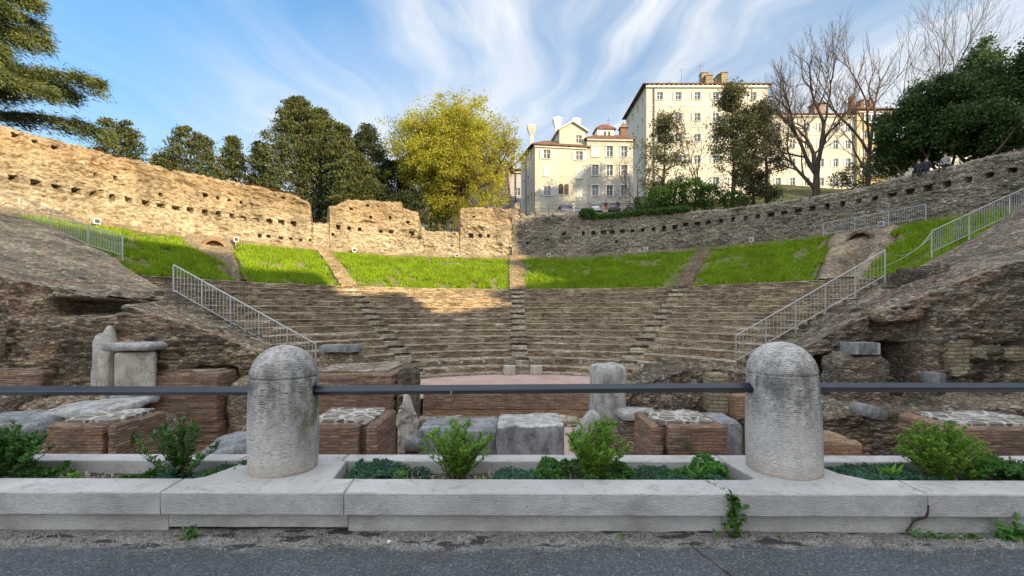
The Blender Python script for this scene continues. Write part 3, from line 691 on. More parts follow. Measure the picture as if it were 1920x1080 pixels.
# paths of steps on the banks and through the tiers
def stair(thc, half_lo, half_hi, label, steps=20, lower=True):
    s = empty('radial_stair', tuple(pol(np.array(R(thc)), R0, np.array(Z0))), label, 'stair', 'radial stairs of the theatre')
    if lower:
        m = MB()
        for i in range(1 if abs(thc) < 2 else 0, N_T):
            r = R0+i*DR; z = Z0+i*DZ
            hw = .50
            c = np.array([math.sin(R(thc)), math.cos(R(thc))]); t = np.array([c[1], -c[0]])
            for a, b, zz in ((r-.03, r+.50, z+.22),):
                jit = rng.uniform(-.04, .04, 4)
                q = [np.array([CX, CY])+c*(a+jit[0])-t*(hw+jit[1]), np.array([CX, CY])+c*(a+jit[2])+t*(hw+jit[3]), np.array([CX, CY])+c*b+t*hw, np.array([CX, CY])+c*b-t*hw]
                m.hull([(*p, z-.02) for p in q], [(*p, zz+rng.uniform(-.02, .02)) for p in q])
        m.build('lower_flight', mats['stairstone'], s)
    m = MB(); n = steps
    for k in range(n):
        r0_, r1_ = R1-.1+(RW-.6-R1)*k/n, R1-.1+(RW-.6-R1)*(k+1)/n
        hw = half_lo+(half_hi-half_lo)*k/n
        c = np.array([math.sin(R(thc)), math.cos(R(thc))]); t = np.array([c[1], -c[0]])
        z = float(zbank(np.array(R(thc)), np.array(r1_)))+.10
        j_ = rng.uniform(-.05, .05, 4)
        q = [np.array([CX, CY])+c*r0_-t*(hw+j_[0]), np.array([CX, CY])+c*r0_+t*(hw+j_[1]), np.array([CX, CY])+c*(r1_+.2)+t*(hw+j_[2]), np.array([CX, CY])+c*(r1_+.2)-t*(hw+j_[3])]
        m.hull([(*p, z-.6) for p in q], [(*p, z+rng.uniform(-.015, .015)) for p in q])
    m.build('upper_flight', mats['dirtpath'], s)
    return s
stair(0.0, .68, .72, 'central stone stair rising straight up from the orchestra to the rear wall')
stair(-36.6, .62, .55, 'left radial stair of pale sunlit steps cutting through the banks')
stair(35.6, .65, .55, 'right radial stair, dark and worn between two grass banks')
# worn path beds in the two side passages with their low walls and vaults
def passage(a0, a1, b0, b1, va, label, vault_lab, dark):
    """earthen corridor between grass banks: angles a0..a1 at the tiers, b0..b1 at the wall"""
    n, q = 24, 22; f = np.linspace(0, 1, n); g = np.linspace(0, 1, q); Fm, Gm = np.meshgrid(f, g, indexing='ij')
    th = (1-Fm)*(a0+(a1-a0)*Gm)+Fm*(b0+(b1-b0)*Gm); r = R1-.1+(RW-.5-R1)*Fm
    thr = np.radians(th); z = zbank(thr, r)+.22+.16*fbm(pol(thr, r, r*0)*1.3, 4, 6)
    edge = np.minimum(Gm, 1-Gm)*8; z = z-.55*np.clip(1-edge, 0, 1)
    # sunken way along the middle towards the vault
    thv = a0+(a1-a0)*.5; cen = (1-Fm)*(.5*(a0+a1))+Fm*va; sunk = np.exp(-((th-cen)*r*math.pi/180/.55)**2)*(1-np.clip((Fm-.62)/.1, 0, 1))
    z = z-1.25*sunk*np.clip(Fm*6, 0, 1)
    o = mk('sunken_passage', pol(thr, r, z).reshape(-1, 3), grid_faces(n, q, True if b1 > b0 else False), dark)
    return tag(o, label, 'passage')
passage(-56.6, -54.9, -57.6, -50.2, -54.6, 'pale earth passage in the left bank leading to a barred vault', '', mats['dirtpath'])
passage(58.4, 65.8, 53.6, 63.0, 59.5, 'brown overgrown passage in the right bank leading to a dark vault', '', mats['ruin'])

def vault(thd, r, label, wd=1.5, ht=1.15):
    th = R(thd); c = pol(np.array(th), r, np.array(0.0)); z = float(zbank(np.array(th), np.array(r)))-.55
    e = empty('vault_opening', (c[0], c[1], z), label, 'vault', 'vaulted openings in the banks')
    u = np.array([math.cos(th), -math.sin(th)]); nrm = np.array([-math.sin(th), -math.cos(th)])
    def P(x, zz, d): return (c[0]+u[0]*x+nrm[0]*d, c[1]+u[1]*x+nrm[1]*d, z+zz)
    m = MB(); n = 14; hw = wd/2
    for k in range(n):
        a0, a1 = math.pi*k/n, math.pi*(k+1)/n
        for (ra, rb) in ((1.0, 1.22),):
            q = []
            for a in (a0, a1):
                for rad in (ra, rb): q.append((math.cos(a)*hw*rad, .35+math.sin(a)*(ht-.35)*rad))
            b = [P(q[0][0], q[0][1], .12), P(q[1][0], q[1][1], .12), P(q[3][0], q[3][1], .12), P(q[2][0], q[2][1], .12)]
            t = [P(q[0][0], q[0][1], -.5), P(q[1][0], q[1][1], -.5), P(q[3][0], q[3][1], -.5), P(q[2][0], q[2][1], -.5)]
            m.hull(b, t)
    m.build('arch_ring', mats['brick_warm'] if thd < 0 else mats['ruin_dark'], e)
    m = MB(); pts = [(-hw, -.5), (hw, -.5)]+[(math.cos(math.pi*k/n)*hw, .35+math.sin(math.pi*k/n)*(ht-.35)) for k in range(n+1)]
    m.add([P(x, zz, -.32) for x, zz in pts], [tuple(range(len(pts)))]); m.build('dark_recess', mats['rust'], e)
    m = MB()
    for k in range(9):
        x = -hw+wd*(k+.5)/9; h = .35+math.sqrt(max(0, 1-(x/hw)**2))*(ht-.35)
        m.tube(P(x, -.4, .05), P(x, h, .05), .018, sides=4)
    m.build('iron_grille', mats['rust'], e)
vault(-54.4, 27.6, 'barred brick vault opening in the left bank')
vault(59.4, 27.4, 'dark barred vault opening in the right bank')

# ================================================================== THE REAR WALL (real putlog holes)
TOP = [(-100, 11.2), (-90, 11.3), (-82.3, 11.45), (-74.9, 11.88), (-72.3, 11.86), (-66.0, 12.03), (-60.6, 11.97), (-53.5, 11.97), (-45.2, 12.13), (-42.6, 12.0), (-40.9, 11.86), (-38.3, 11.26), (-37.9, 9.56), (-35.3, 9.62), (-35.2, 11.21), (-34.0, 11.3), (-32.1, 12.07), (-29, 12.2), (-22.3, 12.4), (-22.0, 11.75), (-19.2, 11.51), (-18.7, 10.28), (-17.7, 9.61), (-11.3, 9.71), (-11.1, 12.13), (-7.3, 12.43), (-3.0, 12.35), (-2.6, 12.15), (-0.9, 12.3), (-.3, 13.0), (0.5, 12.93), (1.0, 11.9), (1.9, 11.5), (13.9, 11.46), (22.8, 11.2), (31.5, 10.94), (38.6, 10.76), (54.3, 10.62), (62.9, 10.86), (67.9, 10.85), (73.6, 10.9), (80.4, 10.89), (100, 10.9)]
TA, TZ = np.array([p[0] for p in TOP]), np.array([p[1] for p in TOP])
HOLES = [(a, 9.05+.006*(a+66)) for a in np.arange(-75.5, -40, 1.81)]
HOLES += [(a, 9.33) for a in (-33.7, -31.8, -30.0, -26.2, -24.3, -20.5, -9.0, -7.2, -5.6)]
HOLES += [(a, 9.50) for a in (9.4, 13.2, 15.1, 17.0, 18.7, 20.6, 22.5, 24.4, 26.3, 28.2, 30.1)]+[(a, 9.66) for a in np.arange(32, 80, 1.93)]
SMALL = [(-53.7, 10.45), (-52.1, 10.41), (-50.5, 10.41), (-48.8, 10.4), (-47.1, 10.41), (-46.3, 7.79), (-45.0, 7.83), (-43.1, 7.79), (-41.6, 7.85), (-40.0, 7.81), (-38.5, 7.85), (-66.3, 10.35), (-64.3, 10.4), (-73.5, 11.5), (-71.9, 11.45), (-70.1, 11.45), (-42.5, 11.4), (-43.8, 11.5), (-28, 10.6), (-24.5, 10.7), (-21.2, 10.4), (-31.5, 11.2), (-28.6, 11.7), (-59.2, 9.9), (2.2, 8.6), (19.5, 8.5), (-34.6, 8.6), (-8.5, 11.3), (-12.8, 8.2)]
def rear_wall(a0, a1, label, m_in, seed, rough=1.0, red=False):
    ang = np.arange(a0, a1+.001, .13); n = len(ang); nz = 84
    r0s = RW; top = np.interp(ang, TA, TZ)+.10*fbm(np.stack([ang*1.3, ang*0, ang*0+seed], -1), 5, 3)*rough+.05*vnoise(np.stack([ang*5, ang*0, ang*0], -1), 4)
    zb = 6.2
    A = np.radians(ang); V = []; f = np.linspace(0, 1, nz)
    T_, F_ = np.meshgrid(ang, f, indexing='ij'); ZZ = zb+(top[:, None]-zb)*F_; TR = np.radians(T_)
    P = pol(TR, RW, ZZ)
    # ragged coursed face with missing patches
    d = .10*fbm(P*np.array([.55, .55, .8]), 4, seed)*rough+.06*vnoise(P*np.array([2.2, 2.2, 5.5]), seed+5)+.035*vnoise(P*np.array([6, 6, 12]), seed+6)
    ce_, ci_ = stone_cells(P*np.array([2.3, 2.3, 4.6]), seed); d = d-(np.clip(ce_, 0, .35)*.10+(ci_-.5)*.08)
    cav = np.clip(fbm(P*np.array([.5, .5, 1.0])+40, 4, seed+9)-.14, 0, .35)*1.3*rough
    rad = RW+.18*(ZZ-zb)/5+d+cav
    rad = rad+np.where(ZZ < 8.25, -.10, 0)-np.where(ZZ < 7.35, .12, 0)
    for k, (ha, hz) in enumerate(HOLES+SMALL):
        if ha < a0-1 or ha > a1+1: continue
        s = 1.0 if k < len(HOLES) else .62
        w_ = (.19+.05*math.sin(k*7.1))*s; h_ = (.17+.04*math.cos(k*5.3))*s
        inn = (np.abs((T_-ha)*math.pi/180*RW) < w_) & (np.abs(ZZ-hz) < h_)
        rad = np.where(inn, RW+.75, rad)
    # ragged shoulder at the top
    rad = rad+np.clip((F_-.955)/.045, 0, 1)**2*.25
    inner = pol(TR, rad, ZZ); thick = 1.0
    tops = np.stack([pol(A, RW+.5+.2*vnoise(np.stack([ang*3, ang*0, ang*0], -1)), top+.06), pol(A, RW+thick, top-.05), pol(A, RW+thick+.1, np.full(n, zb))], 1)
    V = np.concatenate([inner, tops], 1); nv = nz+3
    F = grid_faces(n, nv, True)
    F = np.concatenate([F, ])
    ends = []
    o = mk('ruined_wall', V.reshape(-1, 3), F.tolist()+[tuple(range(nv)), tuple(range((n-1)*nv, n*nv))[::-1]], m_in, base=tuple(pol(np.array(R((a0+a1)/2)), RW, np.array(zb))))
    return tag(o, label, 'wall')
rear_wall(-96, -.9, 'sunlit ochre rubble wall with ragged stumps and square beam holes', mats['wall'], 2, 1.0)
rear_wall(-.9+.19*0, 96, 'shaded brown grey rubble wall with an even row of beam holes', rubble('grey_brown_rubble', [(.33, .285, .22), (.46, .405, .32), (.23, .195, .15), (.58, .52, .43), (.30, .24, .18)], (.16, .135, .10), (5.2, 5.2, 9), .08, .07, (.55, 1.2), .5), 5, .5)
# brick levelling band and ledge at its foot
a = np.radians(np.arange(-96, 96.1, .5)); prof = [(RW-.33, 6.3), (RW-.33, 7.22), (RW-.30, 7.28), (RW+.1, 7.33)]
V = np.stack([pol(a, np.full(len(a), p)+.03*vnoise(np.stack([a*40, a*0+q, a*0], -1)), np.full(len(a), q)+.04*vnoise(np.stack([a*14, a*0, a*0+p], -1), 3)) for p, q in prof], 1)
uv = np.stack([np.stack([a*30, np.full(len(a), q)], -1) for p, q in prof], 1)
tag(mk('wall_footing', V.reshape(-1, 3), grid_faces(len(a), 4, True), mats['dirtpath'], uv=uv.reshape(-1, 2), base=(CX, CY+RW, 7)), 'low stone footing along the foot of the rear wall', 'wall footing')

# floodlight boxes along the foot of the wall
LAMPS = [(-67.1, 6.95, 'leftmost white floodlight box beside the upper left railing'), (-50.3, 6.95, 'white floodlight box above the left earth passage'), (-31.4, 6.95, 'small white floodlight box right of the pale left stair'), (-11.9, 6.9, 'white floodlight box under the low gap in the sunlit wall'), (6.5, 7.0, 'white floodlight box just right of the central stair'), (25.3, 7.2, 'white floodlight box at the middle of the shaded wall foot'), (43.2, 7.35, 'white floodlight box above the right radial stair'), (60.6, 7.35, 'rightmost white floodlight box above the dark right vault')]
def lamp():
    e = empty('floodlight', (0, 0, 0))
    m = MB(); m.hull([(-.16, -.12, .30), (.16, -.12, .30), (.16, .1, .30), (-.16, .1, .30)], [(-.17, -.10, .66), (.17, -.10, .66), (.15, .12, .62), (-.15, .12, .62)]); m.build('housing', mats['lampw'], e)
    m = MB(); m.box(-.13, -.135, .35, .13, -.122, .6); m.build('lens', mats['glass'], e)
    m = MB(); m.tube((0, 0, -.1), (0, 0, .3), .03); m.build('stand', mats['galv'], e)
    return e
l0 = lamp()
for k, (a_, z_, lab) in enumerate(LAMPS):
    o = l0 if k == 0 else copy_tree(l0)
    p = pol(np.array(R(a_)), 29.1, np.array(0)); o.location = (p[0], p[1], z_-.28); o.rotation_euler = (0, 0, -R(a_)); tag(o, lab, 'floodlight', 'floodlights along the rear wall')

# ================================================================== SIDE MASSES
def mass(name, label, ctl, m, seed, feats, ground=-3.1, flip=False, nu=420, patches=(), amp=1.0):
    """rough masonry mass: control columns (front foot x,y,ztop) -> (back edge x,y,z)"""
    c = np.array(ctl, float); t = np.linspace(0, len(c)-1, nu); i = np.clip(t.astype(int), 0, len(c)-2); f = (t-i)[:, None]
    q = c[i]*(1-f)+c[i+1]*f
    fv, bv = 130, 110
    rows = []
    for k in range(fv):
        s = k/(fv-1); z = ground+(q[:, 2]-ground)*s; y = q[:, 1]-.25*(1-s)
        rows.append(np.stack([q[:, 0], y, z], -1))
    for k in range(1, bv):
        s = k/(bv-1); rows.append(np.stack([q[:, 0]+(q[:, 3]-q[:, 0])*s, q[:, 1]+(q[:, 4]-q[:, 1])*s, q[:, 2]+(q[:, 5]-q[:, 2])*s], -1))
    for dy, dz in ((.3, -.5), (.6, -3.5)):
        rows.append(np.stack([q[:, 3], q[:, 4]+dy, q[:, 5]+dz], -1))
    V = np.stack(rows, 1); S = np.concatenate([np.ones(fv), np.linspace(1, .15, bv-1), [0, 0]])[None, :]
    isf = np.concatenate([np.ones(fv), np.linspace(1, 0, bv-1)**.5, [0, 0]])[None, :]
    lump = fbm(V*np.array([.5, .5, .7])+seed, 5, seed); mid = fbm(V*np.array([1.6, 1.6, 3.2])+seed, 4, seed+3); fine = vnoise(V*np.array([5, 5, 13])+seed, seed+4)
    ce, cid = stone_cells(V*np.array([2.6, 2.6, 6.0])+lump[..., None]*.8, seed)
    stones = np.clip(ce, 0, .35)*.16+(cid-.5)*.10
    d = (.38*lump+.24*mid+.05*fine+stones)*amp
    # strata ledges
    zq = V[..., 2]*1.7+.8*vnoise(V*.4, 7); d = d+.16*(np.abs((zq % 1)-.5)-.25)*isf; d = d*np.clip(1.25-.9*isf*np.clip(V[..., 2]-1.9, 0, 1), .3, 1)
    hz_ = V[..., 2]*8.2+.45*fbm(V*.6+3, 3, 11)+.12*vnoise(V*3, 12); row = np.floor(hz_); wv = V[..., 0]*(3.0+1.2*_hash(row.astype(np.int64), (row*0).astype(np.int64), (row*0).astype(np.int64), 5))+row*.37+.4*vnoise(V*1.5, 13)
    sid = _hash(row.astype(np.int64), np.floor(wv).astype(np.int64), np.zeros(row.shape, np.int64), seed+20); ed_ = np.minimum(np.minimum(hz_-row, 1-(hz_-row))*2.2, np.minimum(wv-np.floor(wv), 1-(wv-np.floor(wv)))*3.2)
    d = d+((sid-.5)*.19-.09*np.clip(1-ed_*2.4, 0, 1))*isf*(.35+.65*np.clip(.5+2*mid, 0, 1))
    c2, i2 = stone_cells(V*np.array([2.4, 2.4, 2.4])+.5*mid[..., None], seed+31); c3, i3 = stone_cells(V*4.6, seed+32)
    slope_d = (np.clip(c2, 0, .3)*.42+(i2-.5)*.26+np.clip(c3, 0, .3)*.22+(i3-.5)*.10)*(1-isf)*np.clip(S*1.5-.2, 0, 1)
    # broken terraces on the slope
    tz = V[..., 2]*2.4+1.1*lump; st = np.floor(tz)+np.clip((tz-np.floor(tz)-.55)/.45, 0, 1); terr = (st-tz)/2.4*(1-isf)*np.clip(S*1.6-.25, 0, 1)
    out = np.zeros_like(V)
    out[..., 1] = -d*isf*.9; out[..., 2] = d*(1-isf*.75)*S*np.where(isf < .9, 1.25, 1)+terr*1.1+slope_d
    V = V+out
    for (x0, x1, z0, z1, dep) in feats:
        nx_ = np.clip(np.minimum(V[..., 0]-x0, x1-V[..., 0])/.16+.5*mid, 0, 1); nz_ = np.clip(np.minimum(V[..., 2]-z0, z1-V[..., 2])/.14+.5*mid, 0, 1)
        V[..., 1] += dep*nx_*nz_*(isf > .5)
    nv = V.shape[1]
    o = mk(name, V.reshape(-1, 3), grid_faces(nu, nv, flip), m, base=(float(c[:, 0].mean()), float(c[:, 1].mean()), ground))
    return tag(o, label, 'ruin')
LC = [(-5.9, 15.5, -1.5, -6.3, 16, -1.3), (-6.5, 15.1, -.6, -6.9, 16, -.65), (-7.4, 14.3, -.1, -8.2, 16, .1), (-9, 13.7, .75, -10, 16, .98), (-11, 13.2, 1.5, -12, 16.2, 1.95), (-12.6, 13, 2.0, -15, 18.3, 2.85), (-14.2, 13, 2.3, -19, 21.5, 4.1), (-16, 12.8, 2.9, -23, 23, 5.5), (-19, 12.5, 3.3, -29, 25, 7.4), (-23, 12.2, 3.8, -36, 26, 9)]
mass('side_mass', 'big brown rubble mass of the left side with a dark ledge hollow', LC[::-1], mats['ruin'], 3,
     [(-13.2, -11.3, 1.25, 1.85, 1.3), (-9.6, -8.3, -.75, -.2, .5), (-16, -14.8, .3, 1.1, .5)])
RC = [(6.6, 16, -1.6, 7.0, 16.5, -1.5), (7.4, 15.6, -1.1, 7.8, 16.5, -.95), (8.6, 14.4, -.1, 10.3, 16.5, .6), (10, 13.6, 1.0, 13.5, 16.5, 2.5), (12, 13.2, 1.9, 16, 18, 3.15), (14, 13, 2.7, 18.5, 19.5, 3.9), (16.5, 12.8, 3.3, 21.5, 20, 5.4), (20, 12.5, 3.9, 26, 22, 7.8), (24, 12.2, 4.4, 31, 23, 9.5)]
mass('side_mass', 'big dark rubble mass of the right side with caves and an arched recess', RC, mats['ruin_dark'], 8,
     [(10.6, 12.2, -.5, 1.5, .6), (11.1, 12.05, -.9, .50, 1.9), (9.3, 10.9, -.75, .1, .9), (13.8, 14.6, -.8, .6, .3)])

# lower rubble walls in front of the masses
def rubble_wall(name, label, ctl, m, seed, zb=-3.2, depth=1.0, amp=.8, nu=150):
    c = np.array(ctl, float); t = np.linspace(0, len(c)-1, nu); i = np.clip(t.astype(int), 0, len(c)-2); f = (t-i)[:, None]; q = c[i]*(1-f)+c[i+1]*f
    rows = [np.stack([q[:, 0], q[:, 1]-.12*(1-s), zb+(q[:, 2]-zb)*s], -1) for s in np.linspace(0, 1, 50)]
    rows += [np.stack([q[:, 0], q[:, 1]+depth*s, q[:, 2]+.05*math.sin(s*3)], -1) for s in np.linspace(.06, 1, 16)]
    rows += [np.stack([q[:, 0], q[:, 1]+depth+.05, np.full(nu, zb)], -1)]
    V = np.stack(rows, 1); ft = np.concatenate([np.ones(50), np.zeros(17)])[None, :]
    ce, cid = stone_cells(V*np.array([3.4, 3.4, 6.5]), seed)
    d = (.22*fbm(V*1.2+seed, 4, seed)+np.clip(ce, 0, .35)*.25+(cid-.5)*.13+.04*vnoise(V*9, 2))*amp
    V[..., 1] -= d*ft; V[..., 2] += d*(1-ft)*np.concatenate([np.ones(66), [0]])[None, :]+.25*amp*fbm(V*.9+5, 3, seed+2)*np.concatenate([np.linspace(0, 1, 50), np.ones(16), [0]])[None, :]
    o = mk(name, V.reshape(-1, 3), grid_faces(nu, V.shape[1]), m, base=(float(c[:, 0].mean()), float(c[:, 1].mean()), zb))
    return tag(o, label, 'wall')
rubble_wall('rubble_wall', 'low broken rubble wall behind the right marble pedestal', [(3.2, 13.6, -1.0), (3.9, 13.8, -.85), (4.7, 14, -.55), (5.4, 14, -.35), (6.2, 14, -.35), (7.2, 14.2, -.55), (8.2, 14.2, -.75)], mats['ruin_dark'], 21, depth=1.6)
rubble_wall('rubble_wall', 'dark stepped rubble terrace below the right mass', [(7.6, 11.8, -1.35), (9, 11.6, -1.1), (10.5, 11.4, -1.15), (12, 11.2, -1.0), (14, 11, -.85), (17, 10.8, -.7), (20, 10.6, -.6)], mats['ruin_dark'], 33, depth=2.2)
rubble_wall('rubble_wall', 'low rubble bench of stones below the left mass', [(-16, 11.9, -1.0), (-14, 12.0, -1.0), (-12.6, 12.1, -1.0), (-11.6, 12.3, -1.1), (-10.7, 12.6, -1.5)], mats['ruin'], 41, depth=1.4)
rubble_wall('rubble_wall', 'rubble footing standing between the left brick piers', [(-8.4, 13.6, -.75), (-7.5, 13.6, -.6), (-6.6, 13.7, -.65), (-5.8, 13.8, -.5)], mats['ruin'], 47, depth=1.6)

# steps along the sloping edges
def edge_steps(label, a, b, n, y0, y1, dirx, mt):
    e = empty('side_stair', (a[0], (y0+y1)/2, a[1]), label, 'stair'); m = MB()
    for k in range(n):
        x = a[0]+(b[0]-a[0])*k/n; x2 = a[0]+(b[0]-a[0])*(k+1)/n+.1*dirx; z = a[1]+(b[1]-a[1])*(k+1)/n
        ya, yb_ = y0+rng.uniform(-.06, .06), y1
        m.box(min(x, x2), ya, z-.6, max(x, x2), yb_, z+rng.uniform(-.012, .012))
    m.build('flight', mt, e); return e
edge_steps('left edge stair climbing beside the long railing', (-6.7, -.75), (-12.2, 2.1), 17, 15.1, 16.35, -1, mats['tread'])
edge_steps('right edge stair climbing behind the right post beside its railing', (8.0, -.75), (14.6, 3.0), 20, 15.3, 16.9, 1, mats['ruin_dark'])

# ================================================================== RAILINGS
def railing(label, pts, h=1.0, group='galvanised railings of the theatre', ends=True):
    """pts: foot positions of the posts"""
    pts = [np.array(p, float) for p in pts]
    e = empty('metal_railing', tuple(pts[0]), label, 'railing', group)
    up = np.array([0, 0, 1.0])
    for p in pts:
        m = MB(); m.tube(p-up*.15, p+up*h, .028, sides=6); m.build('post', mats['galv'], e)
    for p, q in zip(pts[:-1], pts[1:]):
        L = np.linalg.norm((q-p)[:2]); n = max(3, int(L/.125)); m = MB()
        m.tube(p+up*h, q+up*h, .021, sides=6); m.tube(p+up*.1, q+up*.1, .016, sides=5)
        for k in range(1, n): a_ = p+(q-p)*k/n; m.tube(a_+up*.1, a_+up*h, .0085, sides=4, cap=False)
        m.build('baluster_panel', mats['galv'], e)
    return e
def lin(a, b, n): return [tuple(np.array(a)+(np.array(b)-np.array(a))*k/n) for k in range(n+1)]
railing('long sloping railing beside the left edge stair', lin((-11.9, 16, 2.06), (-6.9, 16, -.72), 5))
railing('upper left railing along the left grass bank', [(-17.8, 20.8, 3.9), (-20.4, 21.9, 4.55), (-23.2, 22.9, 5.55), (-25.9, 23.9, 6.45), (-29.0, 24.4, 7.3)])
railing('sloping railing behind the right post', lin((8.05, 16.35, -.45), (13.45, 16.4, 2.62), 5))
railing('upper right railing beside the right grass triangle', [(17.9, 19.4, 3.85), (20.0, 19.9, 4.7), (22.1, 20.2, 5.6), (24.6, 20.6, 6.6)])
railing('distant railing on the path under the right wall', [tuple(pol(np.array(R(t)), 29.0, np.array(7.25+.2*(t-54)/12))) for t in (53.5, 57.5, 61.5, 65.5)], .95)
# two slack wires hanging across the right grass triangle
m = MB()
for a_, b_, s_ in (((13.45, 16.4, 3.55), (17.9, 19.4, 4.8), .45), ((15.3, 19.5, 3.2), (17.9, 19.4, 4.6), .25)):
    a_, b_ = np.array(a_), np.array(b_); pp = [a_+(b_-a_)*t-np.array([0, 0, s_*4*t*(1-t)]) for t in np.linspace(0, 1, 13)]
    for p, q in zip(pp[:-1], pp[1:]): m.tube(p, q, .014, sides=4, cap=False)
tag(m.build('slack_cable', mats['galv'], base=(13.45, 16.4, 3.4)), 'pale slack cables strung between the two right railings', 'cable')

# ================================================================== STONES AND BRICK BLOCKS IN THE RUIN
def rough_block(name, c, size, m, rz=0, tilt=(0, 0), amp=.03, seed=0, pn=9, cell=.09, parent=None, mtop=None, shape=None, freq=2.2):
    c = np.array(c, float); h = np.array(size, float)/2; V = []; F = []; MI = []
    n = np.maximum(2, np.minimum(90, (2*h/cell).astype(int)+1)); off = 0
    for ax in range(3):
        u, v = [k for k in range(3) if k != ax]
        for sg in (-1, 1):
            A, B = np.meshgrid(np.linspace(-1, 1, n[u]), np.linspace(-1, 1, n[v]), indexing='ij')
            P = np.zeros(A.shape+(3,)); P[..., u] = A; P[..., v] = B; P[..., ax] = sg
            fl = (sg > 0) ^ (ax == 1)
            f = grid_faces(n[u], n[v], not fl) + off; V.append(P.reshape(-1, 3)); F.append(f); off += n[u]*n[v]
            MI += [1 if (ax == 2 and sg > 0 and mtop) else 0]*len(f)
    V = np.concatenate(V); F = np.concatenate(F)
    V = V/(np.sum(np.abs(V)**pn, 1)**(1/pn))[:, None]*1.0
    V = V*h
    if shape: V = shape(V, h)
    d = np.stack([fbm(V*freq+seed*3.1+k*11, 4, seed+k) for k in range(3)], -1)*amp
    d += np.stack([vnoise(V*11+seed+k*5, seed+k) for k in range(3)], -1)*amp*.25
    V = V+d
    a, b = tilt; M_ = np.array(Matrix.Rotation(rz, 3, 'Z') @ Matrix.Rotation(a, 3, 'X') @ Matrix.Rotation(b, 3, 'Y'))
    V = V@M_.T
    w = V+c
    ms = [m, mtop] if mtop else [m]
    kw = dict(parent=parent) if parent is not None else dict(base=(c[0], c[1], c[2]-h[2]))
    return mk(name, w, F, ms, midx=MI, smooth=False, **kw)

def crazy_top():
    t = NT('mortar_set_stones'); o = t.obj(); w = t.noise(o, 3, 3, .6, 0, True); v = t.vadd(t.map(o, (3.6, 3.6, 1)), w, 1.0)
    e = t.vor(v, 1, 'DISTANCE_TO_EDGE').outputs['Distance']; g = t.noise(o, 22, 5, .7); r = t.sep(t.vor(v, 1).outputs['Color'])[0]
    st = t.ramp(r, [(0, (.13, .11, .09)), (.5, (.22, .19, .15)), (1, (.30, .27, .22))])
    k = t.rng(t.math('ADD', e, t.math('MULTIPLY', t.math('SUBTRACT', g, .5), .12)), .05, .12)
    c = t.mix(k, (.60, .57, .52), st); c = t.mix(1.0, c, t.ramp(g, [(.3, (.7,)*3), (.7, (1.2,)*3)]), 'MULTIPLY')
    return t.done(c, .95, t.bump(t.math('ADD', k, g), .8, .03), .2)
mats['crazy'] = crazy_top()

def brick_block(label, x0, x1, y0, y1, zt, rz=0, slit=None, seed=0, mt=None, top=None, group='brick blocks on the ruin floor', zb=-3.15, amp=.02):
    e = empty('brick_block', ((x0+x1)/2, (y0+y1)/2, zb), label, 'brick block', group)
    c = ((x0+x1)/2, (y0+y1)/2, (zb+zt)/2); mt = mt or mats['brick']
    def strat(V, h):
        V = V.copy(); q = np.floor((V[:, 2]+9)/.10+.3*vnoise(V*1.3, 3))
        s = 1+.026*vnoise(np.stack([q*1.7, V[:, 0]*1.6, V[:, 1]*1.6], -1), seed)+.016*vnoise(np.stack([q*3.7, V[:, 0]*6, V[:, 1]*6], -1), seed+2)
        V[:, :2] *= s[:, None]; return V
    if slit is None:
        rough_block('brick_body', c, (x1-x0, y1-y0, zt-zb), mt, 0, (0, 0), amp, seed, 24, .035, e, None, strat)
    else:
        xs_, w = slit
        rough_block('brick_body', ((x0+xs_)/2, c[1], c[2]), (xs_-x0, y1-y0, zt-zb), mt, 0, (0, 0), amp, seed, 24, .035, e, None, strat)
        rough_block('brick_body', ((xs_+w+x1)/2, c[1], c[2]), (x1-xs_-w, y1-y0, zt-zb), mt, 0, (0, 0), amp, seed+1, 24, .035, e, None, strat)
        rough_block('slit_core', (xs_+w/2, c[1]+.12, c[2]-.01), (w+.1, y1-y0-.12, zt-zb), mt, 0, (0, 0), amp, seed+2, 24, .08, e)
    ri = .10
    rough_block('stone_topping', ((x0+x1)/2, (y0+y1)/2+.03, zt+.005), (x1-x0-ri*2.2, y1-y0-ri*1.5, .09), top or mats['crazy'], 0, (0, 0), .03, seed+5, 8, .07, e)
    return e
brick_block('front left brick block with a dark slit near its right corner', -8.75, -7.42, 8.5, 9.8, -.71, slit=(-7.66, .10), seed=1)
brick_block('front brick block emerging right behind the left post', -4.0, -2.52, 8.5, 9.9, -.71, slit=(-2.86, .14), seed=2)
brick_block('front brick block just left of the right post, white stones on top', 2.62, 4.04, 8.5, 9.8, -.73, slit=(2.80, .12), seed=3)
brick_block('front right brick block low behind the round right shrub', 8.35, 10.6, 8.5, 9.9, -.78, seed=4)
G2 = 'tall brick piers of the second row'
brick_block('tall brick pier left of the left post', -10.4, -8.42, 13.0, 15.2, -.34, seed=5, top=mats['tread'], group=G2)
brick_block('tall brick pier right of the left post, red face', -6.0, -3.40, 13.0, 15.4, -.36, seed=6, top=mats['tread'], group=G2)
brick_block('tall brick pier at the left frame edge', -16.5, -12.95, 12.5, 13.6, -.22, seed=7, top=mats['tread'], group=G2)
def rb(name, label, cat, c, size, m, group=None, **k):
    return tag(rough_block(name, c, size, m, **k), label, cat, group)
rb('pier_flank', 'dark broken rubble flank on the right side of the red pier', 'masonry', (-3.22, 14.2, -1.75), (.36, 2.2, 2.9), mats['ruin_dark'], amp=.12, seed=9, pn=6)
rb('pier_flank', 'patchy rubble and brick face right of the tall pier left of the left post', 'masonry', (-8.0, 14.1, -1.9), (.9, 1.6, 2.6), mats['ruin'], amp=.12, seed=10, pn=6)
rb('pier_flank', 'grey rubble infill below the leftmost pier', 'masonry', (-14.4, 12.2, -1.9), (2.6, .9, 2.6), mats['ruin_dark'], amp=.12, seed=14, pn=6)

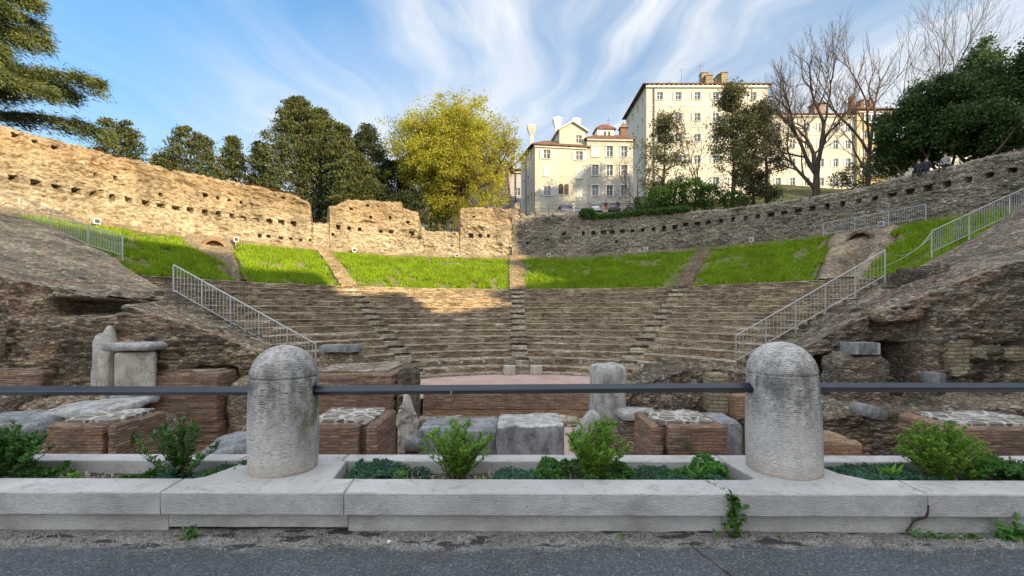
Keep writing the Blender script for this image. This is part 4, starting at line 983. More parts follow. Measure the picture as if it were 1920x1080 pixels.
# stage front wall
rubble_wall('stage_wall', 'long low brick stage front wall with an orange lower band', [(-3.7, 19, -1.98), (0, 19, -1.99), (3.5, 19, -2.0), (7.5, 19, -2.0)], mats['brick'], 55, zb=-2.62, depth=.7, amp=.12, nu=240)
rubble_wall('stage_wall_base', 'orange brick lower courses of the stage front wall', [(-3.7, 18.94, -2.5), (0, 18.94, -2.48), (3.4, 18.94, -2.55)], mats['brick_warm'], 56, zb=-3.15, depth=.5, amp=.14, nu=200)
rb('stone_ledge', 'rough stone ledge stepping out below the stage wall', 'ledge', (-.6, 18.2, -3.0), (7.0, .9, .34), mats['tread'], amp=.08, seed=3, pn=8)
G3 = 'grey stone blocks lying behind the middle planting bed'
rb('marble_block', 'largest grey block lying behind the middle bed, right of the left shrub', 'stone block', (.42, 10.55, -2.1), (1.52, 1.25, 2.05), mats['marble_dark'], G3, amp=.05, seed=2, pn=22, mtop=mats['marble'])
rb('marble_block', 'darker lower slab at the left of the largest grey block', 'stone block', (-1.25, 10.95, -2.15), (1.85, 1.35, 1.75), mats['marble_dark'], G3, amp=.05, seed=7, pn=18)
rb('marble_block', 'upright dark block beside the right post', 'stone block', (4.42, 9.75, -2.0), (.62, .9, 2.35), mats['marble_dark'], None, amp=.03, seed=12, pn=12)
# fallen drum
m = MB(); V = []
for k in range(13):
    x = -2.42+.52*k/12
    for i in range(28): a = 2*math.pi*i/28; V.append((x, 10.4+.19*math.cos(a), -1.62+.19*math.sin(a)))
V = np.array(V); V += .02*np.stack([fbm(V*4+q, 3, q) for q in range(3)], -1)
F = [(k*28+i, (k+1)*28+i, (k+1)*28+(i+1) % 28, k*28+(i+1) % 28) for k in range(12) for i in range(28)]+[tuple(range(28)), tuple(12*28+i for i in range(28))[::-1]]
tag(mk('column_drum', V, F, mats['marble_dark'], base=(-2.1, 10.4, -1.8)), 'small fallen grey drum left of the middle shrub', 'column drum')
rb('plinth', 'low rubble plinth under the small fallen drum', 'plinth', (-2.2, 10.5, -2.45), (.9, .8, 1.3), mats['ruin_dark'], amp=.06, seed=31, pn=6)
rb('rock', 'pale craggy upright rock at the corner of the red pier', 'rock', (-2.82, 12.2, -1.95), (.52, .7, 2.3), mats['marble_warm'], amp=.2, seed=17, pn=4, cell=.06, freq=1.6, shape=lambda V, h: V*np.stack([1-.35*(V[:, 2]/h[2]+1)/2, 1-.2*(V[:, 2]/h[2]+1)/2, V[:, 2]*0+1], -1))
# pedestal on its base
def ped(V, h):
    V = V.copy(); f = (V[:, 2]/h[2]+1)/2; k = 1-.06*np.sin(f*math.pi); V[:, 0] *= k; V[:, 1] *= k; return V
e = empty('pedestal', (2.5, 12, -1.5), 'weathered grey upright pedestal standing behind the rail left of the right post', 'pedestal')
rough_block('shaft', (2.52, 12.0, -.72), (.86, .8, 1.52), mats['marble'], .12, (0, 0), .035, 4, 7, .05, e, None, ped)
rough_block('pedestal_base', (2.5, 12.05, -2.3), (1.3, 1.1, 1.6), mats['ruin_dark'], .05, (0, 0), .06, 5, 8, .08, e)
rb('marble_slab', 'flat pale slab lying right of the pedestal foot', 'stone slab', (3.15, 11.5, -1.17), (.98, .7, .2), mats['marble'], rz=.1, amp=.03, seed=21, pn=8)
rb('masonry_stub', 'short brown masonry stub carrying the pale slab', 'masonry', (3.1, 11.65, -2.2), (.8, .7, 1.85), mats['ruin'], amp=.06, seed=25, pn=8)
rb('fragment', 'leaning fluted marble fragment against the pedestal', 'stone fragment', (1.87, 11.4, -1.45), (.32, .4, .85), mats['marble'], tilt=(0, .65), amp=.05, seed=22, pn=5)
rb('capstone', 'thin grey capstone slab on the red brick pier', 'stone slab', (-5.85, 15.6, .16), (1.35, .75, .26), mats['marble_dark'], rz=.03, amp=.04, seed=23, pn=8)
rb('masonry_stub', 'masonry stub carrying the thin grey capstone', 'masonry', (-5.9, 15.8, -1.2), (1.4, .7, 2.45), mats['ruin'], amp=.05, seed=26, pn=8)
G4 = 'pale cube blocks at the edge of the orchestra'
for k, (x, y, lab, s) in enumerate([(-.15, 26.7, 'left pale cube block at the orchestra edge', .62), (1.42, 26.75, 'right pale cube block at the orchestra edge', .62), (-5.95, 25.0, 'pale wedge block at the foot of the left radial stair', .4)]):
    rb('seat_block', lab, 'stone block', (x, y-.2, -1.98), (s*1.15, .6, s*.85), mats['marble_warm'], G4, amp=.03, seed=40+k, pn=9)
    rb('dark_niche_block', 'short step block behind the '+lab, 'stone block', (x, y+.65, -1.65), (s*1.2, .6, .5), mats['tread'], None, amp=.03, seed=50+k, pn=9)
G5 = 'flat pale slabs on the pink orchestra floor'
for k, (x, y, lab) in enumerate([(.05, 22.0, 'left flat slab on the pink floor'), (1.75, 21.7, 'right flat slab on the pink floor')]):
    rb('floor_slab', lab, 'stone slab', (x, y, -2.18), (.95-.2*k, .6, .16), mats['marble'], G5, amp=.02, seed=60+k, pn=8)
# little square sockets in the lowest tiers
for k, th in enumerate([-27, -19.5, -12, 20.5, 30.5, 40.5, 50]):
    p = pol(np.array(R(th)), R0+DR-.03, np.array(Z0+DZ+.2))
    rb('socket_stone', ['first', 'second', 'third', 'fourth', 'fifth', 'sixth', 'seventh'][k]+' small pale square stone from the left in the second tier', 'stone', tuple(p), (.17, .17, .17), mats['marble_warm'], 'small pale stones set in the second tier', rz=-R(th), amp=.01, seed=70+k, pn=10)

# left half column and altar
def flute(V, h):
    V = V.copy(); a = np.arctan2(V[:, 1], V[:, 0]); f = (V[:, 2]/h[2]+1)/2
    r = 1+.04*np.cos(a*16); k = 1-.10*f-.35*np.clip(f-.88, 0, 1)/.12*(V[:, 0] < 0)
    V[:, 0] *= r*k; V[:, 1] *= r*k; return V
e = empty('half_column', (-11.7, 13, -1), 'pale fluted half column standing against the left ruins', 'column')
rough_block('shaft', (-11.45, 12.9, -.15), (.40, .45, 2.35), mats['marble_warm'], 0, (0, .02), .03, 81, 2.6, .05, e, None, flute)
rough_block('flank', (-11.72, 13.0, -.25), (.36, .4, 2.1), mats['marble'], 0, (0, .05), .03, 82, 4, .06, e)
e = empty('altar', (-10.5, 12.9, -1.4), 'square marble altar with a broad grey cap beside the half column', 'altar')
rough_block('die', (-10.62, 12.9, -.28), (.88, .8, 1.15), mats['marble_warm'], .55, (0, 0), .015, 83, 16, .06, e)
rough_block('cap', (-10.62, 12.85, .44), (1.26, 1.0, .22), mats['marble'], .12, (0, 0), .035, 84, 7, .06, e)
rough_block('foot', (-10.62, 12.9, -.98), (1.1, 1.0, .3), mats['marble'], .55, (0, 0), .02, 85, 12, .07, e)
G6 = 'tilted grey slabs on the left ruin floor'
rb('tilted_slab', 'large pale blue slab sloping behind the front left brick block', 'stone slab', (-9.75, 10.7, -.86), (1.9, 1.3, .2), mats['marble'], G6, rz=.1, tilt=(.08, -.06), amp=.08, seed=90, pn=6)
rb('rubble_heap', 'dark rubble under the sloping pale slab', 'rubble', (-9.4, 11.0, -2.0), (2.3, 1.3, 1.9), mats['ruin_dark'], amp=.15, seed=91, pn=5)
rb('tilted_slab', 'grey curved slab leaning just left of the left post', 'stone slab', (-5.35, 9.2, -1.35), (1.55, 1.1, .5), mats['marble_dark'], G6, rz=.15, tilt=(.1, -.12), amp=.07, seed=92, pn=4)
rb('rubble_heap', 'brown rubble behind the grey curved slab', 'rubble', (-5.5, 10.8, -1.95), (1.5, 1.2, 1.6), mats['ruin'], amp=.15, seed=93, pn=5)
rb('tilted_slab', 'small dark slab at the left frame edge above the bushes', 'stone slab', (-10.6, 9.8, -1.1), (1.5, 1.2, .5), mats['marble_dark'], G6, rz=.25, tilt=(.05, .05), amp=.07, seed=94, pn=5)
rb('masonry_ledge', 'dark rubble ledge carrying the stone chest on the right ruin', 'masonry', (9.85, 13.1, -.62), (1.5, .9, 1.6), mats['ruin_dark'], amp=.16, seed=120, pn=5)
rb('cave_arch', 'broken reddish masonry hood over the right cave mouth', 'masonry', (11.35, 13.5, 1.3), (1.5, .7, .4), mats['ruin'], amp=.2, seed=121, pn=4)
# right ruin: stone chest, small block, brick footings
e = empty('stone_chest', (9.6, 12.9, .1), 'grey stone chest with two pale edges set into the right ruin wall', 'stone chest')
rough_block('chest_body', (9.9, 12.95, .37), (.82, .5, .34), mats['marble_dark'], 0, (0, 0), .008, 101, 20, .06, e)
for x in (9.62, 10.22): rough_block('pale_edge', (x, 12.68, .37), (.07, .05, .33), mats['marble'], 0, (0, 0), .004, 102, 12, .04, e)
rb('stone_cube', 'small grey block at the mouth of the right cave', 'stone block', (11.75, 12.7, -.43), (.42, .4, .3), mats['marble_dark'], amp=.02, seed=104, pn=9)
rb('brick_stub', 'low red brick footing right of the right post', 'brick footing', (6.45, 9.6, -1.75), (1.25, .9, 1.1), mats['brick_warm'], amp=.07, seed=105, pn=12, cell=.05)
rb('brick_stub', 'lower stone step in front of the red brick footing', 'brick footing', (6.85, 9.2, -2.25), (1.5, .6, .7), mats['tread'], amp=.06, seed=106, pn=9)
rb('brick_stub', 'narrow yellow brick stub by the right post', 'brick footing', (5.95, 13.3, -.95), (.55, .6, 1.15), mats['brick_yellow'], amp=.03, seed=107, pn=12)
rb('brick_stub', 'small red brick stub touching the right post', 'brick footing', (6.55, 12.9, -1.25), (.7, .5, .65), mats['brick_warm'], amp=.04, seed=108, pn=12)
rb('tilted_slab', 'grey slab leaning at the foot of the right terrace', 'stone slab', (8.6, 11.0, -1.0), (.7, .6, .28), mats['marble_dark'], None, rz=.3, tilt=(.1, .2), amp=.05, seed=109, pn=5)
rb('brick_patch', 'yellow squared stone patch on the right ruin wall', 'masonry patch', (12.7, 13.0, .08), (.62, .3, 1.05), mats['brick_yellow'], amp=.12, seed=110, pn=10, freq=4)
rb('brick_patch', 'yellow squared stone band beside the tall yellow patch', 'masonry patch', (13.8, 13.0, .24), (1.7, .3, .42), mats['brick_yellow'], amp=.12, seed=111, pn=8, freq=4)
rb('brick_patch', 'yellowish squared stone patch at the left frame edge', 'masonry patch', (-14.4, 12.55, .55), (.6, .3, 1.0), mats['brick_yellow'], amp=.06, seed=112, pn=12)

# ================================================================== HILLSIDE BEHIND THE WALL
def hterr(x, y):
    x, y = np.asarray(x, float), np.asarray(y, float)
    hr = np.interp(y, [40, 48, 61.5, 62, 67, 80, 95, 130, 400], [9.6, 10.2, 12.8, 14.7, 14.9, 20, 26, 31, 60])
    hl = np.interp(y, [40, 48, 60, 75, 130, 400], [9.5, 9.8, 10.6, 13, 16, 40])
    s = np.clip((x+4)/6, 0, 1); s = s*s*(3-2*s)
    far = np.clip((x-24)/20, 0, 1)
    hr = hr+far*2.0*np.clip((y-50)/30, 0, 1)
    return hl*(1-s)+hr*s
rr_ = np.concatenate([np.linspace(RW+.9, 75, 90), np.linspace(78, 900, 50)]); t2 = np.radians(np.arange(-105, 105.1, 1.5))
T, RR = np.meshgrid(t2, rr_, indexing='ij'); P0 = pol(T, RR, RR*0); Z = hterr(P0[..., 0], P0[..., 1])
Z = Z+np.where((P0[..., 1] > 61) & (P0[..., 1] < 67) & (P0[..., 0] > 2) & (P0[..., 0] < 26), 0, .25*fbm(P0*.3, 4, 2))
tag(mk('hillside', pol(T, RR, Z).reshape(-1, 3), grid_faces(len(t2), len(rr_), True), mats['hill'], smooth=True), kind='structure')
tag(MB().box(2.5, 61.6, 13.0, 21, 65.9, 14.9).build('upper_street', mats['asphalt']), kind='structure')

# ================================================================== BUILDINGS
def facade(mb, p0, t, w, z0, z1, ops, depth=.22, m=0):
    """wall face with real window openings. ops: (u0,u1,z0,z1)"""
    t = np.array(t, float); n = np.array([t[1], -t[0]])
    us = sorted({0.0, w, *[o[0] for o in ops], *[o[1] for o in ops]}); zs = sorted({z0, z1, *[o[2] for o in ops], *[o[3] for o in ops]})
    def P(u, z, d=0): return (p0[0]+t[0]*u+n[0]*d, p0[1]+t[1]*u+n[1]*d, z)
    for a, b in zip(us[:-1], us[1:]):
        for c, d in zip(zs[:-1], zs[1:]):
            uc, zc = (a+b)/2, (c+d)/2
            if any(o[0] < uc < o[1] and o[2] < zc < o[3] for o in ops): continue
            mb.add([P(a, c), P(b, c), P(b, d), P(a, d)], [(0, 1, 2, 3)], m)
    for (a, b, c, d) in ops:
        for q in (((a, c), (a, d)), ((b, d), (b, c)), ((a, d), (b, d)), ((b, c), (a, c))):
            mb.add([P(*q[0]), P(*q[1]), P(*q[1], -depth), P(*q[0], -depth)], [(0, 1, 2, 3)], m)
def window(parent, p0, t, op, depth=.22, shut=None, sill=True, shm=None, closed=False, closm=None):
    t = np.array(t, float); n = np.array([t[1], -t[0]]); a, b, c, d = op
    def C(u, z, dd): return (p0[0]+t[0]*u+n[0]*dd, p0[1]+t[1]*u+n[1]*dd, z)
    w, h = b-a, d-c; m = MB(); fw = .07
    for (u, z, ww, hh) in ((a+fw/2, (c+d)/2, fw, h), (b-fw/2, (c+d)/2, fw, h), ((a+b)/2, d-fw/2, w-2*fw-.004, fw), ((a+b)/2, c+fw/2, w-2*fw-.004, fw), ((a+b)/2, (c+d)/2, .07, h-2*fw-.004)):
        m.obox(C(u, z, -depth+.06), t, ww, .06, hh)
    m.obox(C((a+b)/2-w/4, c+h*.62, -depth+.06), t, w/2-.11, .05, .05); m.obox(C((a+b)/2+w/4, c+h*.62, -depth+.06), t, w/2-.11, .05, .05)
    f = m.build('window', mats['frame'], parent)
    m = MB(); m.obox(C((a+b)/2, (c+d)/2, -depth+.01), t, w-.01, .02, h-.01); m.build('pane', mats['glass'], f)
    if sill: m = MB(); m.obox(C((a+b)/2, c-.06, .045), t, w+.2, .13, .10); m.build('sill', mats['trim'], f)
    if closed:
        for s in (-1, 1): m = MB(); m.obox(C((a+b)/2+s*w/4, (c+d)/2, .02), t, w/2-.02, .05, h-.02); m.build('shutter', closm or shm or mats['shutter'], f)
    elif shut:
        for s, u in ((-1, a-shut/2-.03), (1, b+shut/2+.03)):
            m = MB(); m.obox(C(u, (c+d)/2, .05), t, shut, .05, h+.04)
            for k in range(8): m.obox(C(u, c+h*(k+.7)/8.4, .08), t, shut-.12, .02, .06)
            m.build('shutter', shm or mats['shutter'], f)
    return f
def hip_roof(mb, pts, z, rise, over=.5, shrink=.35, m=0, thick=.16):
    pts = np.array(pts, float); c = pts.mean(0)
    def off(k): return [tuple(c+(p-c)*(1+k/np.linalg.norm(p-c))) for p in pts]
    o = off(over*1.4)
    mb.hull([(*p, z) for p in o], [(*p, z+thick) for p in o], m)
    mb.hull([(*p, z+thick+.004) for p in off(over*1.4-.02)], [(c[0]+(p[0]-c[0])*shrink, c[1]+(p[1]-c[1])*shrink, z+thick+rise) for p in pts], m)
def unit(a, b): d = np.array(b, float)-np.array(a, float); L = np.linalg.norm(d); return d/L, L
def chimney(parent, x, y, z0, z1, s=.55, top=1.5, mt=None):
    m = MB(); h = s/2; T_ = top/2; zt = z1-.25; zf = z1-1.55
    def sq(k, z): return [(x-k, y-k, z), (x+k, y-k, z), (x+k, y+k, z), (x-k, y+k, z)]
    m.hull(sq(h, z0), sq(h, zf)); m.hull(sq(h*1.02, zf+.003), sq(T_*.92, zt-.25)); m.hull(sq(T_*.92-.02, zt-.247), sq(T_*.92-.02, zt-.05)); 
    m.hull(sq(T_, zt-.05), sq(T_, zt+.04)); m.hull(sq(T_*.98, zt+.043), sq(.06, z1+.25))
    return m.build('chimney', mt or mats['pl_white'], parent)

# --- house 1: cream house with three flared chimneys
A, Bq = np.array([3.2, 66.0]), np.array([11.05, 67.1]); t1, w1 = unit(A, Bq); L1 = np.array([1.45, 72.6]); tl, wl = unit(L1, A)
h1 = empty('cream_house', (3.2, 66, 14.5), 'cream three storey house with flared chimneys and a gabled dormer', 'house')
m = MB(); zt = 25.55
o1 = [(1.88-.5, 1.88+.5, 23.75, 25.05), (6.76-.5, 6.76+.5, 23.75, 25.05), (1.88-.45, 1.88+.45, 21.2, 22.6), (6.76-.45, 6.76+.45, 21.1, 22.5), (1.95-.5, 1.95+.5, 18.35, 19.7), (6.8-.45, 6.8+.45, 18.3, 19.65)]
facade(m, A, t1, w1, 13.5, zt, o1)
o1l = [(1.2, 1.9, 23.4, 24.8), (3.6, 4.3, 23.4, 24.8), (5.2, 5.8, 23.4, 24.8), (1.2, 1.9, 20.6, 22), (3.6, 4.3, 20.6, 22), (1.2, 1.9, 17.6, 19), (3.6, 4.3, 17.6, 19), (5.2, 5.9, 17.6, 19)]
facade(m, L1, tl, wl, 13.5, zt, o1l)
bk = Bq+np.array([-1.75, 6.6]); m.add([(*Bq, 13.5), (*bk, 13.5), (*bk, zt), (*Bq, zt)], [(0, 1, 2, 3)]); m.add([(*bk, 13.5), (*L1, 13.5), (*L1, zt), (*bk, zt)], [(0, 1, 2, 3)])
m.build('wall', mats['pl_cream'], h1)
for k, o in enumerate(o1):
    closed = k in (2, 3, 5); window(h1, A, t1, o, shut=None if closed else .52, closed=closed)
for o in o1l: window(h1, L1, tl, o, sill=False)
m = MB(); m.obox((*(A+t1*w1/2-np.array([t1[1], -t1[0]])*-.12), zt-.12), t1, w1-.01, .2, .2); m.build('cornice', mats['pl_white'], h1)
m = MB(); hip_roof(m, [A, Bq, bk, L1], zt, 1.35, .45, .45); rf = m.build('roof', mats['tile'], h1)
# blind twin arch
m = MB(); n1_ = np.array([t1[1], -t1[0]])
for s in (-.42, .42):
    pts = [(-.33, 0), (.33, 0)]+[(.33*math.cos(a), 1.25+.33*math.sin(a)) for a in np.linspace(0, math.pi, 9)]
    V = [(*(A+t1*(4.4+s+u)+n1_*.02), 18.35+z+.25) for u, z in pts]+[(*(A+t1*(4.4+s+u)-n1_*.02), 18.35+z+.25) for u, z in pts]
    n = len(pts); m.add(V, [tuple(range(n)), tuple(range(n, 2*n))[::-1]]+[(k, n+k, n+(k+1) % n, (k+1) % n) for k in range(n)])
m.build('blind_arch', mats['bark_grey'], h1)
m = MB(); m.obox((*(A+t1*4.4+n1_*.05), 18.5), t1, 1.9, .14, .12); m.obox((*(A+t1*4.4+n1_*.05), 19.3), t1, .12, .14, 1.3); m.build('arch_sill', mats['trim'], h1)
m = MB(); m.tube((*(A+n1_*.08+t1*.06), 14), (*(A+n1_*.08+t1*.06), zt), .06); m.tube((*(L1+tl*3.0-np.array([-tl[1], tl[0]])*.1), 14), (*(L1+tl*3.0-np.array([-tl[1], tl[0]])*.1), zt), .06); m.build('downpipe', mats['gutter'], h1)
# gabled dormer
dm = MB(); dA = A+t1*3.9-n1_*.5; dw = 4.0; zt2 = 28.3
facade(dm, dA, t1, dw, 25.4, zt2, [(2.5, 3.4, 26.5, 27.6)])
dn = -n1_*4.5
Pq = [dA, dA+t1*dw, dA+t1*dw+dn, dA+dn]
dm.add([(*Pq[1], 25.4), (*Pq[2], 25.4), (*Pq[2], zt2), (*Pq[1], zt2)], [(0, 1, 2, 3)]); dm.add([(*Pq[3], 25.4), (*Pq[0], 25.4), (*Pq[0], zt2), (*Pq[3], zt2)], [(0, 1, 2, 3)])
dm.add([(*Pq[0], zt2), (*Pq[1], zt2), (*(dA+t1*dw/2), zt2+1.1)], [(0, 1, 2)])
d_ = dm.build('dormer', mats['pl_cream'], h1)
m = MB(); c0 = dA+t1*dw/2
for sg in (-1, 1):
    e0 = c0+t1*sg*(dw/2+.35)
    a_ = [(*(e0+n1_*.35), zt2-.17), (*(c0+n1_*.35), zt2+1.15), (*(c0-n1_*5), zt2+1.15), (*(e0-n1_*5), zt2-.17)]
    m.hull(a_, [(x, y, z+.2) for x, y, z in a_])
m.build('dormer_roof', mats['pl_white'], d_)
window(h1, dA, t1, (2.5, 3.4, 26.5, 27.6), sill=False)
q = A+t1*.1-n1_*2.4; chimney(h1, q[0], q[1], 25.8, 29.4, .5, 1.4, mats['trim'])
q = A+t1*4.2-n1_*3.0; chimney(h1, q[0], q[1], 26.5, 31.0, .6, 1.45); q = A+t1*7.3-n1_*3.6; chimney(h1, q[0], q[1], 26.5, 31.3, .6, 1.45)
m = MB(); q = A+t1*6.2-n1_*3; m.box(q[0]-.3, q[1]-.3, 27, q[0]+.3, q[1]+.3, 30.3); m.box(q[0]+.35, q[1]-.3, 27, q[0]+.8, q[1]+.3, 30.0); m.build('chimney_stack', mats['brick'], h1)
# --- house 1b: three storey annex, small attic with red roof
A2 = Bq.copy(); B2 = A2+np.array([6.9, .35]); t2_, w2 = unit(A2, B2)
h2 = empty('grey_green_house', (*A2, 14.5), 'greenish grey house with nine framed windows and a small attic', 'house'); zt = 26.9
m = MB(); o2 = [(u-.48, u+.48, z-.75, z+.75) for z in (25.1, 22.3, 19.3) for u in (1.25, 3.4, 5.57)]
facade(m, A2, t2_, w2, 13.5, zt, o2)
b3_, b4_ = B2+np.array([-.4, 7]), A2+np.array([-.4, 7]); m.add([(*B2, 13.5), (*b3_, 13.5), (*b3_, zt), (*B2, zt)], [(0, 1, 2, 3)]); m.add([(*b4_, 13.5), (*A2, 13.5), (*A2, zt), (*b4_, zt)], [(0, 1, 2, 3)]); m.add([(*b3_, 13.5), (*b4_, 13.5), (*b4_, zt), (*b3_, zt)], [(0, 1, 2, 3)])
m.build('wall', mats['pl_grey'], h2)
for k, o in enumerate(o2): window(h2, A2, t2_, o, shut=None, closed=k == 0, closm=mats['shutter_grey'])
n2_ = np.array([t2_[1], -t2_[0]])
for o in o2:
    m = MB(); m.obox((*(A2+t2_*(o[0]+.48)+n2_*.07), o[3]+.12), t2_, 1.35, .18, .10)
    for s in (-.56, .56): m.obox((*(A2+t2_*(o[0]+.48+s)+n2_*.03), (o[2]+o[3])/2), t2_, .14, .08, 1.5)
    m.build('window_surround', mats['frame'], h2)
m = MB(); m.obox((*(A2+t2_*w2/2+n2_*.12), zt-.12), t2_, w2, .3, .24); m.obox((*(A2+t2_*w2/2+n2_*.05), 17.6), t2_, w2-.02, .12, .15); m.build('cornice', mats['trim'], h2)
m = MB(); hip_roof(m, [A2, B2, b3_, b4_], zt, 1.2, .35, .5); m.build('roof', mats['tile'], h2)
q = A2+t2_*1.9-n2_*1.5; m = MB(); facade(m, q, t2_, 2.6, 27, 29.0, [(1.0, 1.35, 27.6, 28.7), (1.65, 2.0, 27.6, 28.7)]); m.add([(*(q+t2_*2.6), 27), (*(q+t2_*2.6-n2_*2), 27), (*(q+t2_*2.6-n2_*2), 29), (*(q+t2_*2.6), 29)], [(0, 1, 2, 3)]); m.add([(*(q-n2_*2), 27), (*q, 27), (*q, 29), (*(q-n2_*2), 29)], [(0, 1, 2, 3)]); at = m.build('attic', mats['pl_white'], h2)
m = MB()
for u in (1.17, 1.82): m.obox((*(q+t2_*u-n2_*.2), 28.15), t2_, .4, .02, 1.15)
m.build('attic_pane', mats['glass'], at)
m = MB(); hip_roof(m, [q, q+t2_*2.6, q+t2_*2.6-n2_*2, q-n2_*2], 29.0, .9, .25, .3); m.build('attic_roof', mats['tile'], at)
q = A2+t2_*6.0-n2_*2.0; m = MB(); m.box(q[0]-.5, q[1]-.5, 27, q[0]+.5, q[1]+.5, 29.3); m.hull([(q[0]-.7, q[1]-.7, 29.31), (q[0]+.7, q[1]-.7, 29.31), (q[0]+.7, q[1]+.7, 29.31), (q[0]-.7, q[1]+.7, 29.31)], [(q[0]-.05, q[1]-.05, 30.3), (q[0]+.05, q[1]-.05, 30.3), (q[0]+.05, q[1]+.05, 30.3), (q[0]-.05, q[1]+.05, 30.3)]); m.build('roof_turret', mats['brick'], h2)
m = MB(); q = A2+t2_*4.0-n2_*3; m.tube((*q, 27), (*q, 31.5), .03, sides=4); m.tube((q[0]-.5, q[1], 31.0), (q[0]+.5, q[1], 31.0), .02, sides=4); m.build('antenna', mats['gutter'], h2)

# --- big pale block
def slab(name, label, p0, p1, depth, z0, zt, cols, rows, wm, ww=1.0, wh=1.35, shut=.48, side=(), sidex=0, roofh=1.0, mod=True, shm=None, skew=0.0, roofm=None):
    p0, p1 = np.array(p0, float), np.array(p1, float); t, w = unit(p0, p1); n = np.array([t[1], -t[0]])
    e = empty(name, (*p0, z0), label, 'house'); q0, q1 = p0-n*depth+t*skew, p1-n*depth+t*skew
    ops = [(u-ww/2, u+ww/2, z-wh/2, z+wh/2) for u in cols for z in rows]
    m = MB(); facade(m, p0, t, w, z0-1.5, zt, ops)
    ts, ws = unit(q0, p0); so = [(u-.45, u+.45, z-wh/2, z+wh/2) for u in side for z in rows]
    facade(m, q0, ts, ws, z0-1.5, zt, so)
    tr, wr = unit(p1, q1); facade(m, p1, tr, wr, z0-1.5, zt, [])
    m.add([(*q1, z0-1.5), (*q0, z0-1.5), (*q0, zt), (*q1, zt)], [(0, 1, 2, 3)]); m.build('wall', wm, e)
    for o in ops: window(e, p0, t, o, shut=shut, shm=shm)
    for o in so: window(e, q0, ts, o, sill=False, closed=(int(o[0]*7+o[2]) % 3 == 0))
    m = MB(); m.obox((*((p0+p1)/2+n*.16), zt-.35), t, w+.3, .3, .3)
    for zz in rows[:3]: m.obox((*((p0+p1)/2+n*.04), zz+(1.9 if len(rows) > 1 else 9)), t, w-.02, .06, .10)
    m.build('string_course', mats['pl_white'] if mod else mats['trim'], e)
    if mod:
        m = MB(); k = int(w/.85)
        for i in range(k): m.obox((*(p0+t*(w*(i+.5)/k)+n*.17), zt-.11), t, .26, .32, .20)
        m.build('modillion_row', wm, e)
    m = MB(); hip_roof(m, [p0, p1, q1, q0], zt, roofh, .62, .4); m.build('roof', roofm or mats['tile'], e)
    m = MB(); m.tube((*(p0+t*1.3+n*.12), z0), (*(p0+t*1.3+n*.12), zt), .09); m.build('downpipe', mats['gutter'], e)
    return e, t, n
big, tb, nb_ = slab('pale_apartment_block', 'tall pale yellow apartment block with white open shutters, the highest building', (23.65, 80), (44.9, 80), 14, 20, 41.3, [2.35, 5.6, 8.95, 12.2, 15.5, 18.8], [39.4, 35.7, 32.0, 28.3, 24.5], mats['pl_pale'], side=(2.0, 5.2, 8.6, 11.6), roofh=1.0, skew=-.1)
for k in range(3):
    u = 15.8+k*2.2; m = MB(); pts = [(-.9, 0), (.9, 0)]+[(.9*math.cos(a), 1.1+.55*math.sin(a)) for a in np.linspace(0, math.pi, 9)]
    m.add([(23.65+u+x, 79.97, 19.2+z) for x, z in pts], [tuple(range(len(pts)))]); m.build('garage_arch', mats['glass'], big)
rng2 = random.Random(4)
m = MB()
for k in range(7):
    x = 35.6+rng2.random()*4; y = 84+rng2.random()*3; h_ = 44.6+rng2.random()*1.4; s_ = .35+rng2.random()*.3; m.box(x-s_, y-s_, 41.5, x+s_, y+s_, h_); m.box(x-s_-.1, y-s_-.1, h_+.003, x+s_+.1, y+s_+.1, h_+.12)
m.build('chimney_stack', mats['brick_yellow'], big)
m = MB()
for x, hh in ((31.3, 46.5), (34.7, 47.2), (29.0, 44.4), (45.6, 44.5)): m.tube((x, 84, 42), (x, 84, hh), .035, sides=4); m.tube((x-.6, 84, hh-.5), (x+.6, 84, hh-.5), .02, sides=4)
m.build('antenna', mats['gutter'], big)
# --- houses further right
hz, _, _ = slab('cream_row_house', 'long cream house behind the large bare tree', (51.0, 95), (71.5, 95), 12, 25, 42.6, [1.6, 4.6, 7.6, 10.6, 13.6, 16.6, 19.2], [40.0, 36.4, 32.6, 28.6], mats['pl_pale'], wh=1.7, roofh=1.6, mod=False, roofm=mats['tile'])
m = MB(); m.box(65.2, 98, 43, 67.6, 100, 46.2); m.build('roof_dormer', mats['pl_mauve'], hz); m = MB(); m.box(65.0, 97.8, 46.21, 67.8, 100.2, 46.5); m.build('dormer_cap', mats['tile'], hz)
hy, _, _ = slab('ochre_house', 'ochre yellow house with a wide white window band right of the cream row', (71.6, 94.4), (79, 94.4), 12, 25, 43.2, [1.6, 4.2], [38.2, 34.4, 30.4], mats['pl_yellow'], wh=1.7, roofh=2.2, mod=False)
m = MB(); m.box(73.0, 94.2, 40.6, 78.6, 94.36, 42.6); wb = m.build('window_band', mats['frame'], hy)
m = MB()
for k in range(4): m.box(73.25+k*1.35, 94.12, 40.85, 74.3+k*1.35, 94.18, 42.3)
m.build('pane', mats['glass'], wb)
m = MB()
for k, (x, hh) in enumerate(((73.5, 48), (75.5, 47.2), (77.5, 47.5))): m.box(x-.4, 98, 44, x+.4, 99, hh)
m.build('chimney', mats['brick'], hy)
slab('mauve_house', 'mauve house half hidden behind the big yellow green tree', (-15, 80), (-.8, 78.5), 9, 11.5, 27.0, [2, 5.2, 8.4, 11.4], [23.6, 20.2, 16.6], mats['pl_mauve'], roofh=1.2, mod=False)
slab('blue_grey_house', 'narrow blue grey shaded house between the tree and the cream house', (-.6, 84), (2.6, 84), 8, 11.5, 27.5, [1.6], [23.6, 20.2], mats['pl_blue'], roofh=1.0, mod=False, shut=None)
